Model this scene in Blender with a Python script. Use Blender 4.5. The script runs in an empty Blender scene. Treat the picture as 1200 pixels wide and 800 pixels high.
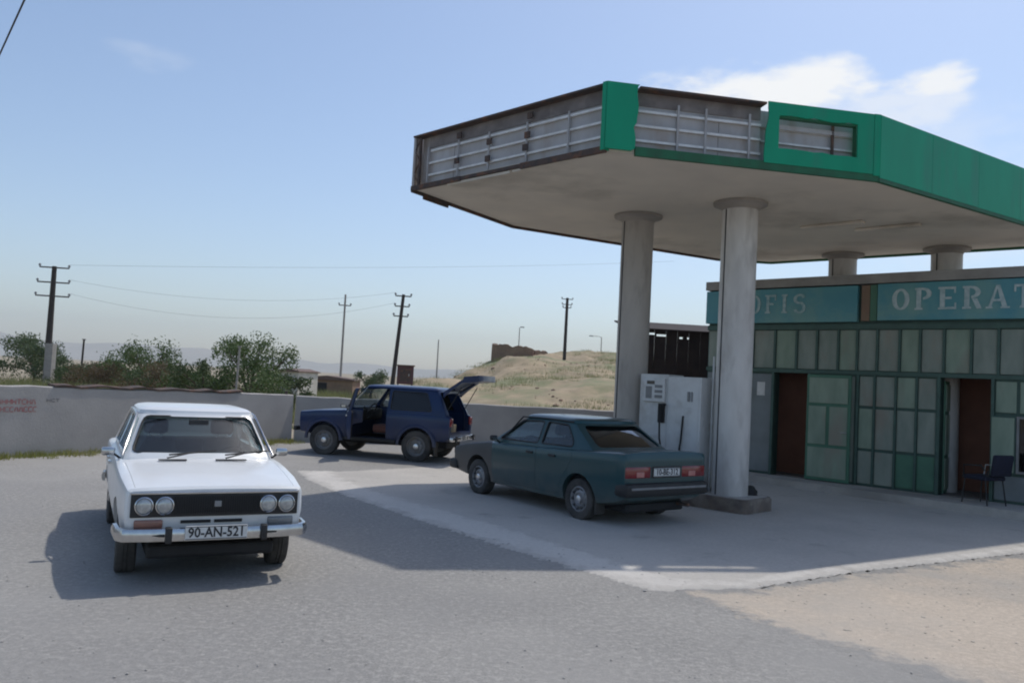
import bpy, bmesh, math, random
from mathutils import Vector, Matrix, noise
R = math.radians
random.seed(7)
SC = bpy.context.scene
COL = SC.collection

# ------------------------------------------------------------------ camera
F_PX, CAM_H = 950.0, 1.84
PITCH, ROLL = math.atan(47 / 950), R(3.0)
_f = Vector((0, math.cos(PITCH), math.sin(PITCH)))
_u0 = Vector((0, -math.sin(PITCH), math.cos(PITCH)))
_r0 = Vector((1, 0, 0))
_r = _r0 * math.cos(ROLL) + _u0 * math.sin(ROLL)
_u = _u0 * math.cos(ROLL) - _r0 * math.sin(ROLL)
CAM = Vector((0, 0, CAM_H))
cam_d = bpy.data.cameras.new('camera')
cam = bpy.data.objects.new('camera', cam_d)
COL.objects.link(cam)
m = Matrix.Identity(4)
for i in range(3):
    m[i][0], m[i][1], m[i][2], m[i][3] = _r[i], _u[i], -_f[i], CAM[i]
cam.matrix_world = m
cam_d.sensor_width = 36
cam_d.lens = F_PX / 1200 * 36
cam_d.clip_start, cam_d.clip_end = 0.1, 12000
SC.camera = cam


def ray(u, v):
    d = _f * F_PX + _r * (u - 600) + _u * (400 - v)
    return d / d.y


def ground(u, v, z=0.0):
    d = ray(u, v)
    return CAM + d * ((z - CAM_H) / d.z)


def at(u, v, Y):
    return CAM + ray(u, v) * Y


# ------------------------------------------------------------------ light
SUN = Vector((0.35, 0.46, 1.0)).normalized()
EL, AZ = math.asin(SUN.z), math.atan2(SUN.x, SUN.y)
sun_d = bpy.data.lights.new('sun', 'SUN')
sun_d.energy, sun_d.angle, sun_d.color = 2.0, R(1.0), (1.0, 0.955, 0.88)
sun = bpy.data.objects.new('sun', sun_d)
COL.objects.link(sun)
sun.rotation_euler = (-SUN).to_track_quat('-Z', 'Y').to_euler()
sun.location = (20, 20, 40)

world = bpy.data.worlds.new('World')
SC.world = world
world.use_nodes = True
wt = world.node_tree
wt.nodes.clear()


def wn(t, **k):
    n = wt.nodes.new(t)
    for a, b in k.items():
        setattr(n, a, b)
    return n


sky = wn('ShaderNodeTexSky', sky_type='NISHITA', sun_disc=False, sun_elevation=EL, sun_rotation=AZ,
         altitude=300, air_density=1.0, dust_density=1.5, ozone_density=1.8)
bg = wn('ShaderNodeBackground')
bg.inputs['Strength'].default_value = 0.12
wo = wn('ShaderNodeOutputWorld')
tc = wn('ShaderNodeTexCoord')


def wlink(a, b):
    wt.links.new(a, b)


def wmath(op, a, b=None, clamp=False):
    n = wn('ShaderNodeMath', operation=op, use_clamp=clamp)
    for i, x in enumerate((a, b)):
        if x is None:
            continue
        if isinstance(x, (int, float)):
            n.inputs[i].default_value = x
        else:
            wlink(x, n.inputs[i])
    return n.outputs[0]


nz = wn('ShaderNodeTexNoise')
nz.inputs['Scale'].default_value = 7.0
nz.inputs['Detail'].default_value = 8
nz.inputs['Roughness'].default_value = 0.55
mpc = wn('ShaderNodeMapping')
mpc.inputs['Scale'].default_value = (1, 1, 2.4)
wlink(tc.outputs['Generated'], mpc.inputs[0])
wlink(mpc.outputs[0], nz.inputs['Vector'])
total = None
# separate clouds: (pixel in the photograph -> direction, width, height, strength)
for cu, cv, sw, sh, st in ((905, 112, .150, .042, 1.0), (1090, 94, .060, .020, .95), (1010, 132, .13, .035, .6), (170, 66, .05, .018, .16), (980, 200, .30, .10, .25)):
    d = ray(cu, cv).normalized()
    side = d.cross(Vector((0, 0, 1))).normalized()
    upv = side.cross(d).normalized()
    acc = None
    for ax, sc in ((side, sw), (upv, sh)):
        dp = wn('ShaderNodeVectorMath', operation='DOT_PRODUCT')
        wlink(tc.outputs['Generated'], dp.inputs[0])
        dp.inputs[1].default_value = ax
        q = wmath('POWER', wmath('ABSOLUTE', wmath('DIVIDE', dp.outputs['Value'], sc)), 2.0)
        acc = q if acc is None else wmath('ADD', acc, q)
    fr = wn('ShaderNodeVectorMath', operation='DOT_PRODUCT')
    wlink(tc.outputs['Generated'], fr.inputs[0])
    fr.inputs[1].default_value = d
    front = wmath('GREATER_THAN', fr.outputs['Value'], 0.2)
    edge = wmath('SUBTRACT', 1.15, acc)
    edge = wmath('ADD', edge, wmath('MULTIPLY', wmath('SUBTRACT', nz.outputs['Fac'], 0.5), 5.0))
    mr = wn('ShaderNodeMapRange', interpolation_type='SMOOTHSTEP')
    mr.inputs[1].default_value, mr.inputs[2].default_value = 0.0, 1.0
    mr.inputs[3].default_value, mr.inputs[4].default_value = 0.0, st
    wlink(edge, mr.inputs[0])
    val = wmath('MULTIPLY', mr.outputs[0], front)
    total = val if total is None else wmath('MAXIMUM', total, val)
mx = wn('ShaderNodeMixRGB')
mx.inputs['Color2'].default_value = (6.3, 6.4, 6.5, 1)
wlink(total, mx.inputs['Fac'])
wt.links.new(sky.outputs[0], mx.inputs['Color1'])
wt.links.new(mx.outputs[0], bg.inputs['Color'])
wt.links.new(bg.outputs[0], wo.inputs[0])

vs = SC.view_settings
vs.view_transform = 'Standard'
vs.look = 'None'
vs.exposure = 0.38
vs.gamma = 1.0
vs.use_curve_mapping = False
SC.render.engine = 'CYCLES'
SC.cycles.use_denoising = True
SC.cycles.max_bounces = 8
SC.cycles.transparent_max_bounces = 12
SC.cycles.pixel_filter_type = 'BLACKMAN_HARRIS'
SC.cycles.filter_width = 2.0


# ------------------------------------------------------------------ materials
MATS = {}


def mat(name, c1, c2=None, scale=4.0, rough=0.7, metal=0.0, bump=0.0, bscale=None, c3=None, s3=0.7, cut=(0.35, 0.65), coat=0.0,
        spec=0.5, streak=None, cut3=(0.52, 0.7), detail=6, rough2=None):
    """base colour varied by noise between c1 and c2, optional big patches of c3, optional bump"""
    if name in MATS:
        return MATS[name]
    M = bpy.data.materials.new(name)
    M.use_nodes = True
    t = M.node_tree
    b = t.nodes['Principled BSDF']
    b.inputs['Roughness'].default_value = rough
    b.inputs['Metallic'].default_value = metal
    b.inputs['Specular IOR Level'].default_value = spec
    b.inputs['Coat Weight'].default_value = coat
    b.inputs['Coat Roughness'].default_value = 0.12
    tcn = t.nodes.new('ShaderNodeTexCoord')
    vec = tcn.outputs['Object']
    if streak:
        mpn = t.nodes.new('ShaderNodeMapping')
        mpn.inputs['Scale'].default_value = streak
        t.links.new(vec, mpn.inputs[0])
        vec = mpn.outputs[0]

    def nse(s, d=detail, v=None):
        n = t.nodes.new('ShaderNodeTexNoise')
        n.inputs['Scale'].default_value = s
        n.inputs['Detail'].default_value = d
        n.inputs['Roughness'].default_value = 0.6
        t.links.new(v or vec, n.inputs['Vector'])
        return n.outputs['Fac']

    def ramp(f, lo, hi):
        n = t.nodes.new('ShaderNodeMapRange')
        n.inputs[1].default_value, n.inputs[2].default_value = lo, hi
        t.links.new(f, n.inputs[0])
        return n.outputs[0]

    def mix(f, a, bb):
        n = t.nodes.new('ShaderNodeMixRGB')
        t.links.new(f, n.inputs[0])
        for i, x in ((1, a), (2, bb)):
            if isinstance(x, tuple):
                n.inputs[i].default_value = (*x, 1)
            else:
                t.links.new(x, n.inputs[i])
        return n.outputs[0]

    if c2 is None:
        c2 = tuple(x * 0.8 for x in c1)
    col = mix(ramp(nse(scale), *cut), c1, c2)
    if c3 is not None:
        f3 = ramp(nse(s3), *cut3)
        col = mix(f3, col, c3)
        if rough2 is not None:
            rr = t.nodes.new('ShaderNodeMapRange')
            rr.inputs[3].default_value, rr.inputs[4].default_value = rough, rough2
            t.links.new(f3, rr.inputs[0])
            t.links.new(rr.outputs[0], b.inputs['Roughness'])
    t.links.new(col, b.inputs['Base Color'])
    if bump:
        bn = t.nodes.new('ShaderNodeBump')
        bn.inputs['Strength'].default_value = bump
        bn.inputs['Distance'].default_value = 0.02
        t.links.new(nse(bscale or scale * 6, 8), bn.inputs['Height'])
        t.links.new(bn.outputs[0], b.inputs['Normal'])
    MATS[name] = M
    return M


def glass_mat(name, tint, refl=1.0):
    if name in MATS:
        return MATS[name]
    M = bpy.data.materials.new(name)
    M.use_nodes = True
    t = M.node_tree
    t.nodes.remove(t.nodes['Principled BSDF'])
    tr = t.nodes.new('ShaderNodeBsdfTransparent')
    tr.inputs[0].default_value = (*tint, 1)
    gl = t.nodes.new('ShaderNodeBsdfGlossy')
    gl.inputs['Roughness'].default_value = 0.04
    gl.inputs['Color'].default_value = (0.95, 0.97, 1, 1)
    df = t.nodes.new('ShaderNodeBsdfDiffuse')
    df.inputs['Color'].default_value = (0.35, 0.33, 0.30, 1)
    dm = t.nodes.new('ShaderNodeMixShader')
    dm.inputs[0].default_value = 0.025
    lw = t.nodes.new('ShaderNodeLayerWeight')
    pw = t.nodes.new('ShaderNodeMath')
    pw.operation = 'POWER'
    pw.inputs[1].default_value = 4.0
    t.links.new(lw.outputs['Facing'], pw.inputs[0])
    fr = t.nodes.new('ShaderNodeMath')
    fr.operation = 'MULTIPLY_ADD'
    fr.inputs[1].default_value, fr.inputs[2].default_value = 0.85, 0.045
    t.links.new(pw.outputs[0], fr.inputs[0])
    ms = t.nodes.new('ShaderNodeMixShader')
    t.links.new(tr.outputs[0], dm.inputs[1])
    t.links.new(df.outputs[0], dm.inputs[2])
    t.links.new(fr.outputs[0], ms.inputs[0])
    t.links.new(dm.outputs[0], ms.inputs[1])
    t.links.new(gl.outputs[0], ms.inputs[2])
    t.links.new(ms.outputs[0], t.nodes['Material Output'].inputs[0])
    MATS[name] = M
    return M


def leaf_mat(name, a, b):
    if name in MATS:
        return MATS[name]
    M = mat(name, a, b, scale=1.3, rough=0.65, spec=0.3)
    t = M.node_tree
    p = t.nodes['Principled BSDF']
    tl = t.nodes.new('ShaderNodeBsdfTranslucent')
    tl.inputs[0].default_value = (a[0] * 1.5, a[1] * 1.6, a[2] * 1.2, 1)
    ms = t.nodes.new('ShaderNodeMixShader')
    ms.inputs[0].default_value = 0.25
    t.links.new(p.outputs[0], ms.inputs[1])
    t.links.new(tl.outputs[0], ms.inputs[2])
    t.links.new(ms.outputs[0], t.nodes['Material Output'].inputs[0])
    return M


# setting
M_EARTH = mat('dry_earth', (0.34, 0.28, 0.20), (0.27, 0.22, 0.15), 0.35, 0.95, bump=0.5, bscale=6, c3=(0.22, 0.21, 0.12), s3=0.12)
ASPH = dict(c1=(0.325, 0.312, 0.290), c2=(0.215, 0.208, 0.197), c3=(0.43, 0.41, 0.375), c4=(0.265, 0.256, 0.243), stain=0.0)
CONC = dict(c1=(0.51, 0.478, 0.432), c2=(0.435, 0.408, 0.372), c3=(0.545, 0.513, 0.468), c4=(0.39, 0.367, 0.335), stain=0.4)
STRIP = dict(c1=(0.60, 0.565, 0.515), c2=(0.52, 0.49, 0.45), c3=(0.65, 0.615, 0.56), c4=(0.46, 0.435, 0.40), stain=0.25)
DIRT = dict(c1=(0.53, 0.445, 0.355), c2=(0.40, 0.345, 0.285), c3=(0.62, 0.53, 0.43), c4=(0.355, 0.335, 0.305), stain=0.0)


def ground_mat(name, base, top=None, width=0.35, rough=0.93, bump=0.3):
    """asphalt-like speckled surface; with top, blends from base to top by the 'edge' attribute (metres from the sheet's edge) broken up by noise"""
    M = bpy.data.materials.new(name)
    M.use_nodes = True
    t = M.node_tree
    bs = t.nodes['Principled BSDF']
    bs.inputs['Roughness'].default_value = rough
    bs.inputs['Specular IOR Level'].default_value = 0.25
    vec = t.nodes.new('ShaderNodeTexCoord').outputs['Object']

    def nse(sc, det, ro=.6):
        n = t.nodes.new('ShaderNodeTexNoise')
        n.inputs['Scale'].default_value, n.inputs['Detail'].default_value, n.inputs['Roughness'].default_value = sc, det, ro
        t.links.new(vec, n.inputs['Vector'])
        return n.outputs['Fac']

    def rng(f, lo, hi, a=0.0, b=1.0):
        n = t.nodes.new('ShaderNodeMapRange')
        for i, v in enumerate((lo, hi, a, b)):
            n.inputs[i + 1].default_value = v
        t.links.new(f, n.inputs[0])
        return n.outputs[0]

    def mix(f, a, b):
        n = t.nodes.new('ShaderNodeMixRGB')
        t.links.new(f, n.inputs[0])
        for i, x in ((1, a), (2, b)):
            if isinstance(x, tuple):
                n.inputs[i].default_value = (*x, 1)
            else:
                t.links.new(x, n.inputs[i])
        return n.outputs[0]

    fine, mid, patch, big, st = nse(60, 5, .7), nse(19, 6, .7), nse(.55, 7), nse(.16, 4), nse(1.4, 6)
    vo = t.nodes.new('ShaderNodeTexVoronoi')
    vo.inputs['Scale'].default_value = 30
    t.links.new(vec, vo.inputs['Vector'])

    def colour(c):
        x = mix(rng(fine, .36, .64), c['c1'], c['c2'])
        x = mix(rng(mid, .50, .66, 0, .6), x, c['c3'])
        x = mix(rng(mid, .50, .34, 0, .35), x, tuple(q * .8 for q in c['c2']))
        x = mix(rng(vo.outputs['Distance'], .02, .14, .35, 0), x, tuple(q * .62 for q in c['c2']))
        x = mix(rng(patch, .46, .66, 0, .7), x, c['c4'])
        x = mix(rng(big, .46, .64, 0, .45), x, c['c3'])
        if c['stain']:
            x = mix(rng(st, .60, .72, 0, c['stain']), x, tuple(q * .45 for q in c['c2']))
        return x

    # hairline cracks
    wv = t.nodes.new('ShaderNodeVectorMath')
    wv.operation = 'ADD'
    nv = t.nodes.new('ShaderNodeTexNoise')
    nv.inputs['Scale'].default_value, nv.inputs['Detail'].default_value = 1.3, 5
    t.links.new(vec, nv.inputs['Vector'])
    t.links.new(vec, wv.inputs[0])
    t.links.new(nv.outputs['Color'], wv.inputs[1])
    vc = t.nodes.new('ShaderNodeTexVoronoi')
    vc.feature = 'DISTANCE_TO_EDGE'
    vc.inputs['Scale'].default_value = .42
    t.links.new(wv.outputs[0], vc.inputs['Vector'])
    cm = t.nodes.new('ShaderNodeMath')
    cm.operation = 'MULTIPLY'
    t.links.new(rng(vc.outputs['Distance'], .002, .007, .22, 0), cm.inputs[0])
    t.links.new(rng(big, .42, .60), cm.inputs[1])
    crack = cm.outputs[0]
    col = mix(crack, colour(base), tuple(q * .42 for q in base['c2']))
    if top:
        at_ = t.nodes.new('ShaderNodeAttribute')
        at_.attribute_name = 'edge'
        e = rng(at_.outputs['Fac'], 0, width, 0, 1.0)
        ad = t.nodes.new('ShaderNodeMath')
        ad.operation = 'ADD'
        t.links.new(e, ad.inputs[0])
        t.links.new(rng(nse(3.2, 8, .68), .3, .7, -.55, .35), ad.inputs[1])
        col = mix(rng(ad.outputs[0], 0.0, .35), col, colour(top))
    t.links.new(col, bs.inputs['Base Color'])
    bn = t.nodes.new('ShaderNodeBump')
    bn.inputs['Strength'].default_value = bump
    bn.inputs['Distance'].default_value = 0.015
    hh = t.nodes.new('ShaderNodeMath')
    hh.operation = 'ADD'
    t.links.new(fine, hh.inputs[0])
    t.links.new(mid, hh.inputs[1])
    t.links.new(hh.outputs[0], bn.inputs['Height'])
    t.links.new(bn.outputs[0], bs.inputs['Normal'])
    return M


M_ASPH = ground_mat('dusty_asphalt', ASPH)
M_FORE = ground_mat('worn_forecourt', ASPH, CONC, .25, .9, .25)
M_STRIP = ground_mat('pale_concrete', CONC, STRIP, .38, .9, .25)
M_DIRT = ground_mat('gravelly_dirt', ASPH, DIRT, .5, .95, .5)
M_CONC = mat('worn_concrete', (0.475, 0.445, 0.405), (0.405, 0.38, 0.35), 7, 0.9, bump=0.4, bscale=40, c3=(0.31, 0.29, 0.265), s3=0.42, cut3=(0.5, 0.66), spec=0.3, detail=9)
M_STONE = mat('loose_stone', (0.55, 0.48, 0.40), (0.40, 0.355, 0.30), 6, 0.9)
M_STONED = mat('grey_chipping', (0.42, 0.40, 0.37), (0.30, 0.29, 0.27), 5, 0.9)
M_WALL = mat('cement_render', (0.42, 0.395, 0.37), (0.35, 0.33, 0.31), 1.2, 0.92, bump=0.25, bscale=25, c3=(0.30, 0.285, 0.27), s3=0.5)
M_HILL = mat('dry_hillside', (0.42, 0.32, 0.205), (0.25, 0.20, 0.125), 0.6, 0.95, bump=1.0, bscale=1.6, c3=(0.205, 0.205, 0.105), s3=0.19, cut3=(0.47, 0.60), detail=13)
M_FARHILL = mat('far_hill_earth', (0.36, 0.34, 0.30), (0.30, 0.29, 0.25), 0.004, 0.95)
M_GRASS = leaf_mat('dry_green_grass', (0.20, 0.22, 0.06), (0.30, 0.26, 0.11))
M_SCRUB = leaf_mat('hill_scrub', (0.15, 0.165, 0.065), (0.25, 0.23, 0.12))
# canopy
M_GREEN = mat('green_fascia_paint', (0.004, 0.315, 0.165), (0.004, 0.275, 0.145), 2.2, 0.5, c3=(0.03, 0.235, 0.145), s3=3.0, cut3=(0.52, 0.75), streak=(1, 1, .22), spec=0.3, bump=0.12, bscale=3)
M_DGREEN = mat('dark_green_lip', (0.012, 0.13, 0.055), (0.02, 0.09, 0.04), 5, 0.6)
M_BACK = mat('weathered_sheet', (0.47, 0.46, 0.46), (0.35, 0.335, 0.33), 2.2, 0.8, c3=(0.33, 0.27, 0.23), s3=1.9, cut3=(0.55, 0.72), streak=(1, 1, 0.35))
M_RECSHADE = mat('recess_shade', (0.23, 0.205, 0.195), (0.15, 0.13, 0.125), 2.5, 0.85, c3=(0.30, 0.27, 0.25), s3=1.7)  # dark tone stands in for the shade in the recess under the rim
M_RAIL = mat('dull_galvanised_rail', (0.78, 0.77, 0.75), (0.62, 0.60, 0.57), 6, 0.6, metal=0.25)
M_RUST = mat('rusty_steel', (0.10, 0.065, 0.05), (0.055, 0.045, 0.042), 7, 0.85, c3=(0.19, 0.085, 0.045), s3=5)
M_SOFF = mat('painted_soffit', (0.70, 0.63, 0.525), (0.62, 0.56, 0.475), 0.9, 0.85, c3=(0.44, 0.39, 0.32), s3=0.55, cut3=(0.52, 0.72), detail=9)
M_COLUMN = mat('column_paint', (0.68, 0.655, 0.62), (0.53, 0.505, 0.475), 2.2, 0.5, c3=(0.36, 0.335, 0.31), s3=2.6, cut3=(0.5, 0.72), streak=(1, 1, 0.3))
M_CAPITAL = mat('dusty_capital', (0.36, 0.325, 0.285), (0.28, 0.255, 0.225), 2, 0.85)
M_COLUMN_SHADED = mat('shaded_column_paint', (0.46, 0.42, 0.375), (0.37, 0.335, 0.30), 2.2, 0.6, c3=(0.27, 0.245, 0.22), s3=2.6, streak=(1, 1, 0.3))  # column paint darkened: weaker light put into the colour, streaks are stains
M_SEAM = mat('dark_seam', (0.06, 0.06, 0.06), None, 5, 0.8)
M_ISLAND = mat('stained_kerb_concrete', (0.20, 0.155, 0.125), (0.135, 0.11, 0.095), 5, 0.92, bump=0.5, bscale=25, c3=(0.27, 0.235, 0.2), s3=2.2)
# building
M_FRAME = mat('green_metal_frame', (0.058, 0.115, 0.092), (0.045, 0.085, 0.07), 5, 0.6)
M_PANEL = mat('grey_green_panel', (0.265, 0.30, 0.255), (0.185, 0.225, 0.19), 3.2, 0.6, streak=(1, 1, .35), c3=(0.25, 0.215, 0.175), s3=1.1)
M_PANEL2 = mat('pale_green_panel', (0.255, 0.325, 0.25), (0.185, 0.25, 0.19), 3.2, 0.6, streak=(1, 1, .35), c3=(0.24, 0.235, 0.19), s3=1.4)
M_PANELG = mat('deep_green_panel', (0.075, 0.19, 0.125), (0.06, 0.15, 0.10), 3, 0.6)
M_PANELB = mat('slate_blue_panel', (0.19, 0.215, 0.22), (0.155, 0.175, 0.18), 3, 0.6)
M_SIGN = mat('faded_teal_sign', (0.07, 0.25, 0.30), (0.10, 0.30, 0.33), 1.2, 0.5, c3=(0.19, 0.34, 0.30), s3=0.75)
M_LETTER = mat('faded_letter_paint', (0.50, 0.58, 0.58), (0.30, 0.42, 0.43), 9, 0.6)
M_LETTERF = mat('worn_letter_paint', (0.40, 0.50, 0.50), (0.19, 0.34, 0.36), 12, 0.6)
M_CAP = mat('parapet_cement', (0.33, 0.32, 0.30), (0.25, 0.24, 0.225), 3, 0.9)
M_DARKIN = mat('dark_room_paint', (0.27, 0.115, 0.072), (0.21, 0.09, 0.058), 2, 0.9)
M_ROOMGREY = mat('room_grey_paint', (0.20, 0.185, 0.175), (0.15, 0.14, 0.13), 2, 0.9)
M_BLACK = mat('matt_black', (0.016, 0.016, 0.017), (0.01, 0.01, 0.011), 6, 0.7)
M_STEEL = mat('bare_steel', (0.52, 0.52, 0.52), (0.40, 0.40, 0.40), 9, 0.35, metal=0.9)
M_SHED = mat('dark_shed_boards', (0.036, 0.023, 0.019), (0.022, 0.015, 0.013), 4, 0.9)
M_PAPER = mat('white_paper', (0.62, 0.62, 0.6), (0.5, 0.5, 0.49), 8, 0.8)
M_WHITE = mat('dispenser_white', (0.66, 0.665, 0.66), (0.56, 0.56, 0.55), 3, 0.45, c3=(0.45, 0.44, 0.42), s3=2.5)
M_GREYPL = mat('grey_plastic', (0.25, 0.25, 0.25), (0.19, 0.19, 0.19), 5, 0.6)
M_LCD = mat('display_glass', (0.06, 0.065, 0.06), (0.05, 0.05, 0.05), 8, 0.15)
M_CHAIR = mat('navy_chair_fabric', (0.012, 0.014, 0.035), (0.009, 0.01, 0.024), 14, 0.85)
# cars
M_CARW = mat('white_car_paint', (0.78, 0.79, 0.785), (0.74, 0.75, 0.745), 2.5, 0.33, coat=0.4, c3=(0.66, 0.645, 0.61), s3=1.1, cut3=(0.5, 0.85), rough2=0.55)
M_CARB = mat('navy_car_paint', (0.0035, 0.020, 0.085), (0.004, 0.021, 0.075), 2.5, 0.35, coat=0.35, spec=0.3, c3=(0.012, 0.025, 0.06), s3=1.6, cut3=(0.5, 0.8), rough2=0.6)
M_CARG = mat('dark_teal_car_paint', (0.004, 0.050, 0.060), (0.005, 0.053, 0.062), 2.5, 0.32, coat=0.45, spec=0.35, c3=(0.018, 0.058, 0.066), s3=1.3, cut3=(0.5, 0.8), rough2=0.6)
M_CARGD = mat('dark_grey_paint', (0.060, 0.058, 0.056), (0.05, 0.048, 0.047), 3, 0.55)  # dark grey for the green sedan's bonnet and front fenders


def dusty(M, dust, top, strength):
    """road dirt thrown up on the lower body, broken up by noise"""
    t = M.node_tree
    p = t.nodes['Principled BSDF']
    old = p.inputs['Base Color'].links[0].from_socket
    tcx = t.nodes.new('ShaderNodeTexCoord')
    sx = t.nodes.new('ShaderNodeSeparateXYZ')
    t.links.new(tcx.outputs['Object'], sx.inputs[0])
    mr = t.nodes.new('ShaderNodeMapRange')
    for i, v in enumerate((.22, top, 1.0, 0.0)):
        mr.inputs[i + 1].default_value = v
    t.links.new(sx.outputs['Z'], mr.inputs[0])
    n = t.nodes.new('ShaderNodeTexNoise')
    n.inputs['Scale'].default_value, n.inputs['Detail'].default_value = 5, 8
    t.links.new(tcx.outputs['Object'], n.inputs['Vector'])
    m2 = t.nodes.new('ShaderNodeMath')
    m2.operation = 'MULTIPLY'
    t.links.new(mr.outputs[0], m2.inputs[0])
    t.links.new(n.outputs['Fac'], m2.inputs[1])
    m3 = t.nodes.new('ShaderNodeMath')
    m3.operation = 'MULTIPLY'
    m3.inputs[1].default_value = strength
    m3.use_clamp = True
    t.links.new(m2.outputs[0], m3.inputs[0])
    mx_ = t.nodes.new('ShaderNodeMixRGB')
    mx_.inputs[2].default_value = (*dust, 1)
    t.links.new(m3.outputs[0], mx_.inputs[0])
    t.links.new(old, mx_.inputs[1])
    t.links.new(mx_.outputs[0], p.inputs['Base Color'])


dusty(M_CARW, (0.36, 0.32, 0.27), .62, 1.1)
dusty(M_CARB, (0.16, 0.145, 0.125), .75, .7)
dusty(M_CARG, (0.20, 0.18, 0.155), .62, .8)
dusty(M_CARGD, (0.22, 0.195, 0.165), .70, .9)
M_CHROME = mat('dull_chrome', (0.62, 0.62, 0.62), (0.50, 0.50, 0.5), 7, 0.22, metal=1.0)
M_RUBBER = mat('dusty_rubber', (0.030, 0.029, 0.028), (0.085, 0.078, 0.070), 5, 0.9)
M_TRIM = mat('black_trim', (0.018, 0.018, 0.019), (0.026, 0.025, 0.025), 6, 0.6)
M_CABIN = mat('cabin_dark', (0.028, 0.026, 0.025), (0.02, 0.019, 0.018), 5, 0.9)
M_SEAT = mat('seat_cloth_dark', (0.055, 0.05, 0.048), (0.04, 0.036, 0.035), 12, 0.9)
M_SEATR = mat('seat_cloth_brown', (0.17, 0.07, 0.05), (0.12, 0.05, 0.04), 12, 0.9)
M_LINING = mat('tan_lining', (0.30, 0.26, 0.18), (0.24, 0.2, 0.14), 8, 0.9)
M_RIM = mat('grey_steel_rim', (0.20, 0.20, 0.205), (0.14, 0.135, 0.13), 9, 0.5, metal=0.3, c3=(0.22, 0.19, 0.16), s3=6)
M_RIMS = mat('silver_steel_rim', (0.30, 0.30, 0.31), (0.20, 0.195, 0.19), 9, 0.42, metal=0.5)
M_HUB = mat('hub_silver', (0.7, 0.7, 0.7), (0.6, 0.6, 0.6), 9, 0.3, metal=0.9)
M_LAMP = mat('headlamp_glass', (0.50, 0.51, 0.50), (0.34, 0.35, 0.35), 22, 0.12, coat=0.8, metal=0.35)
M_RED = mat('red_lens', (0.23, 0.012, 0.016), (0.16, 0.01, 0.012), 9, 0.2, coat=0.6)
M_PINK = mat('clear_red_lens', (0.48, 0.20, 0.19), (0.40, 0.13, 0.12), 9, 0.2, coat=0.6)
M_AMBER = mat('faded_amber_lens', (0.30, 0.13, 0.09), (0.22, 0.10, 0.08), 9, 0.25, coat=0.5)
M_CLEARL = mat('smoked_lens', (0.20, 0.21, 0.22), (0.13, 0.14, 0.15), 9, 0.2, coat=0.5)
M_PLATE = mat('plate_white', (0.70, 0.70, 0.68), (0.58, 0.58, 0.56), 12, 0.5)
M_INK = mat('plate_ink', (0.02, 0.02, 0.025), None, 5, 0.6)
M_GLASS = glass_mat('car_glass', (0.70, 0.76, 0.77))
M_GLASSD = glass_mat('tinted_glass', (0.045, 0.055, 0.06))
M_WINDOW = glass_mat('window_glass', (0.7, 0.75, 0.75))
# vegetation, poles
M_LEAF1 = leaf_mat('leaf_dark', (0.052, 0.078, 0.032), (0.085, 0.115, 0.045))
M_LEAF2 = leaf_mat('leaf_grey_green', (0.095, 0.125, 0.065), (0.065, 0.095, 0.045))
M_LEAF3 = leaf_mat('leaf_mid', (0.065, 0.105, 0.032), (0.105, 0.14, 0.055))
M_LEAF4 = leaf_mat('leaf_rusty', (0.13, 0.085, 0.05), (0.10, 0.095, 0.05))
M_BARK = mat('bark', (0.14, 0.105, 0.08), (0.10, 0.075, 0.055), 8, 0.95)
M_POLEW = mat('dark_timber_pole', (0.062, 0.05, 0.043), (0.045, 0.037, 0.032), 5, 0.9)
M_POLEC = mat('concrete_pole', (0.36, 0.335, 0.30), (0.29, 0.27, 0.245), 4, 0.9)
M_WIRE = mat('black_wire', (0.02, 0.02, 0.022), None, 5, 0.6)
M_WIREF = mat('grey_wire', (0.10, 0.10, 0.11), None, 5, 0.6)
M_GRAFF = mat('red_wall_paint', (0.36, 0.10, 0.10), (0.37, 0.25, 0.235), 9, 0.85)
M_GRAFG = mat('grey_wall_paint', (0.24, 0.23, 0.23), None, 14, 0.85)
M_REDBOX = mat('maroon_sheet', (0.115, 0.045, 0.045), (0.08, 0.038, 0.038), 2, 0.7)
M_HOUSE = mat('cream_plaster', (0.62, 0.58, 0.50), (0.52, 0.48, 0.41), 2, 0.9)
M_MUD = mat('mud_brick', (0.27, 0.185, 0.125), (0.20, 0.135, 0.095), 1.5, 0.95, bump=0.5, bscale=8, c3=(0.24, 0.12, 0.09), s3=0.35)
M_ROOFB = mat('brown_roof_sheet', (0.17, 0.11, 0.085), (0.12, 0.08, 0.065), 3, 0.8)


# ------------------------------------------------------------------ mesh helpers
def tag(o, label=None, cat=None, group=None, kind=None):
    if label:
        o['label'] = label
    if cat:
        o['category'] = cat
    if group:
        o['group'] = group
    if kind:
        o['kind'] = kind
    return o


def smooth(me, ang=35):
    for p in me.polygons:
        p.use_smooth = True
    me.set_sharp_from_angle(angle=R(ang))


def finish(bm, recalc=True):
    if recalc:
        bmesh.ops.recalc_face_normals(bm, faces=bm.faces)
    me = bpy.data.meshes.new('m')
    bm.to_mesh(me)
    bm.free()
    return me


def obj(name, bm, mats, parent=None, world=False, sm=None, recalc=True):
    """link a bmesh / mesh as ONE mesh object; world=True: vertices are world coordinates"""
    me = finish(bm, recalc) if isinstance(bm, bmesh.types.BMesh) else bm
    if not isinstance(mats, (list, tuple)):
        mats = [mats]
    if len(me.materials) == 0:
        for q in mats:
            me.materials.append(q)
    me.name = name
    if sm:
        smooth(me, sm)
    o = bpy.data.objects.new(name, me)
    COL.objects.link(o)
    if parent is not None:
        o.parent = parent
        if world:
            me.transform(wmat(parent).inverted())
    return o


def wmat(o):
    mm = o.matrix_basis.copy()
    while o.parent is not None:
        o = o.parent
        mm = o.matrix_basis @ mm
    return mm


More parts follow.
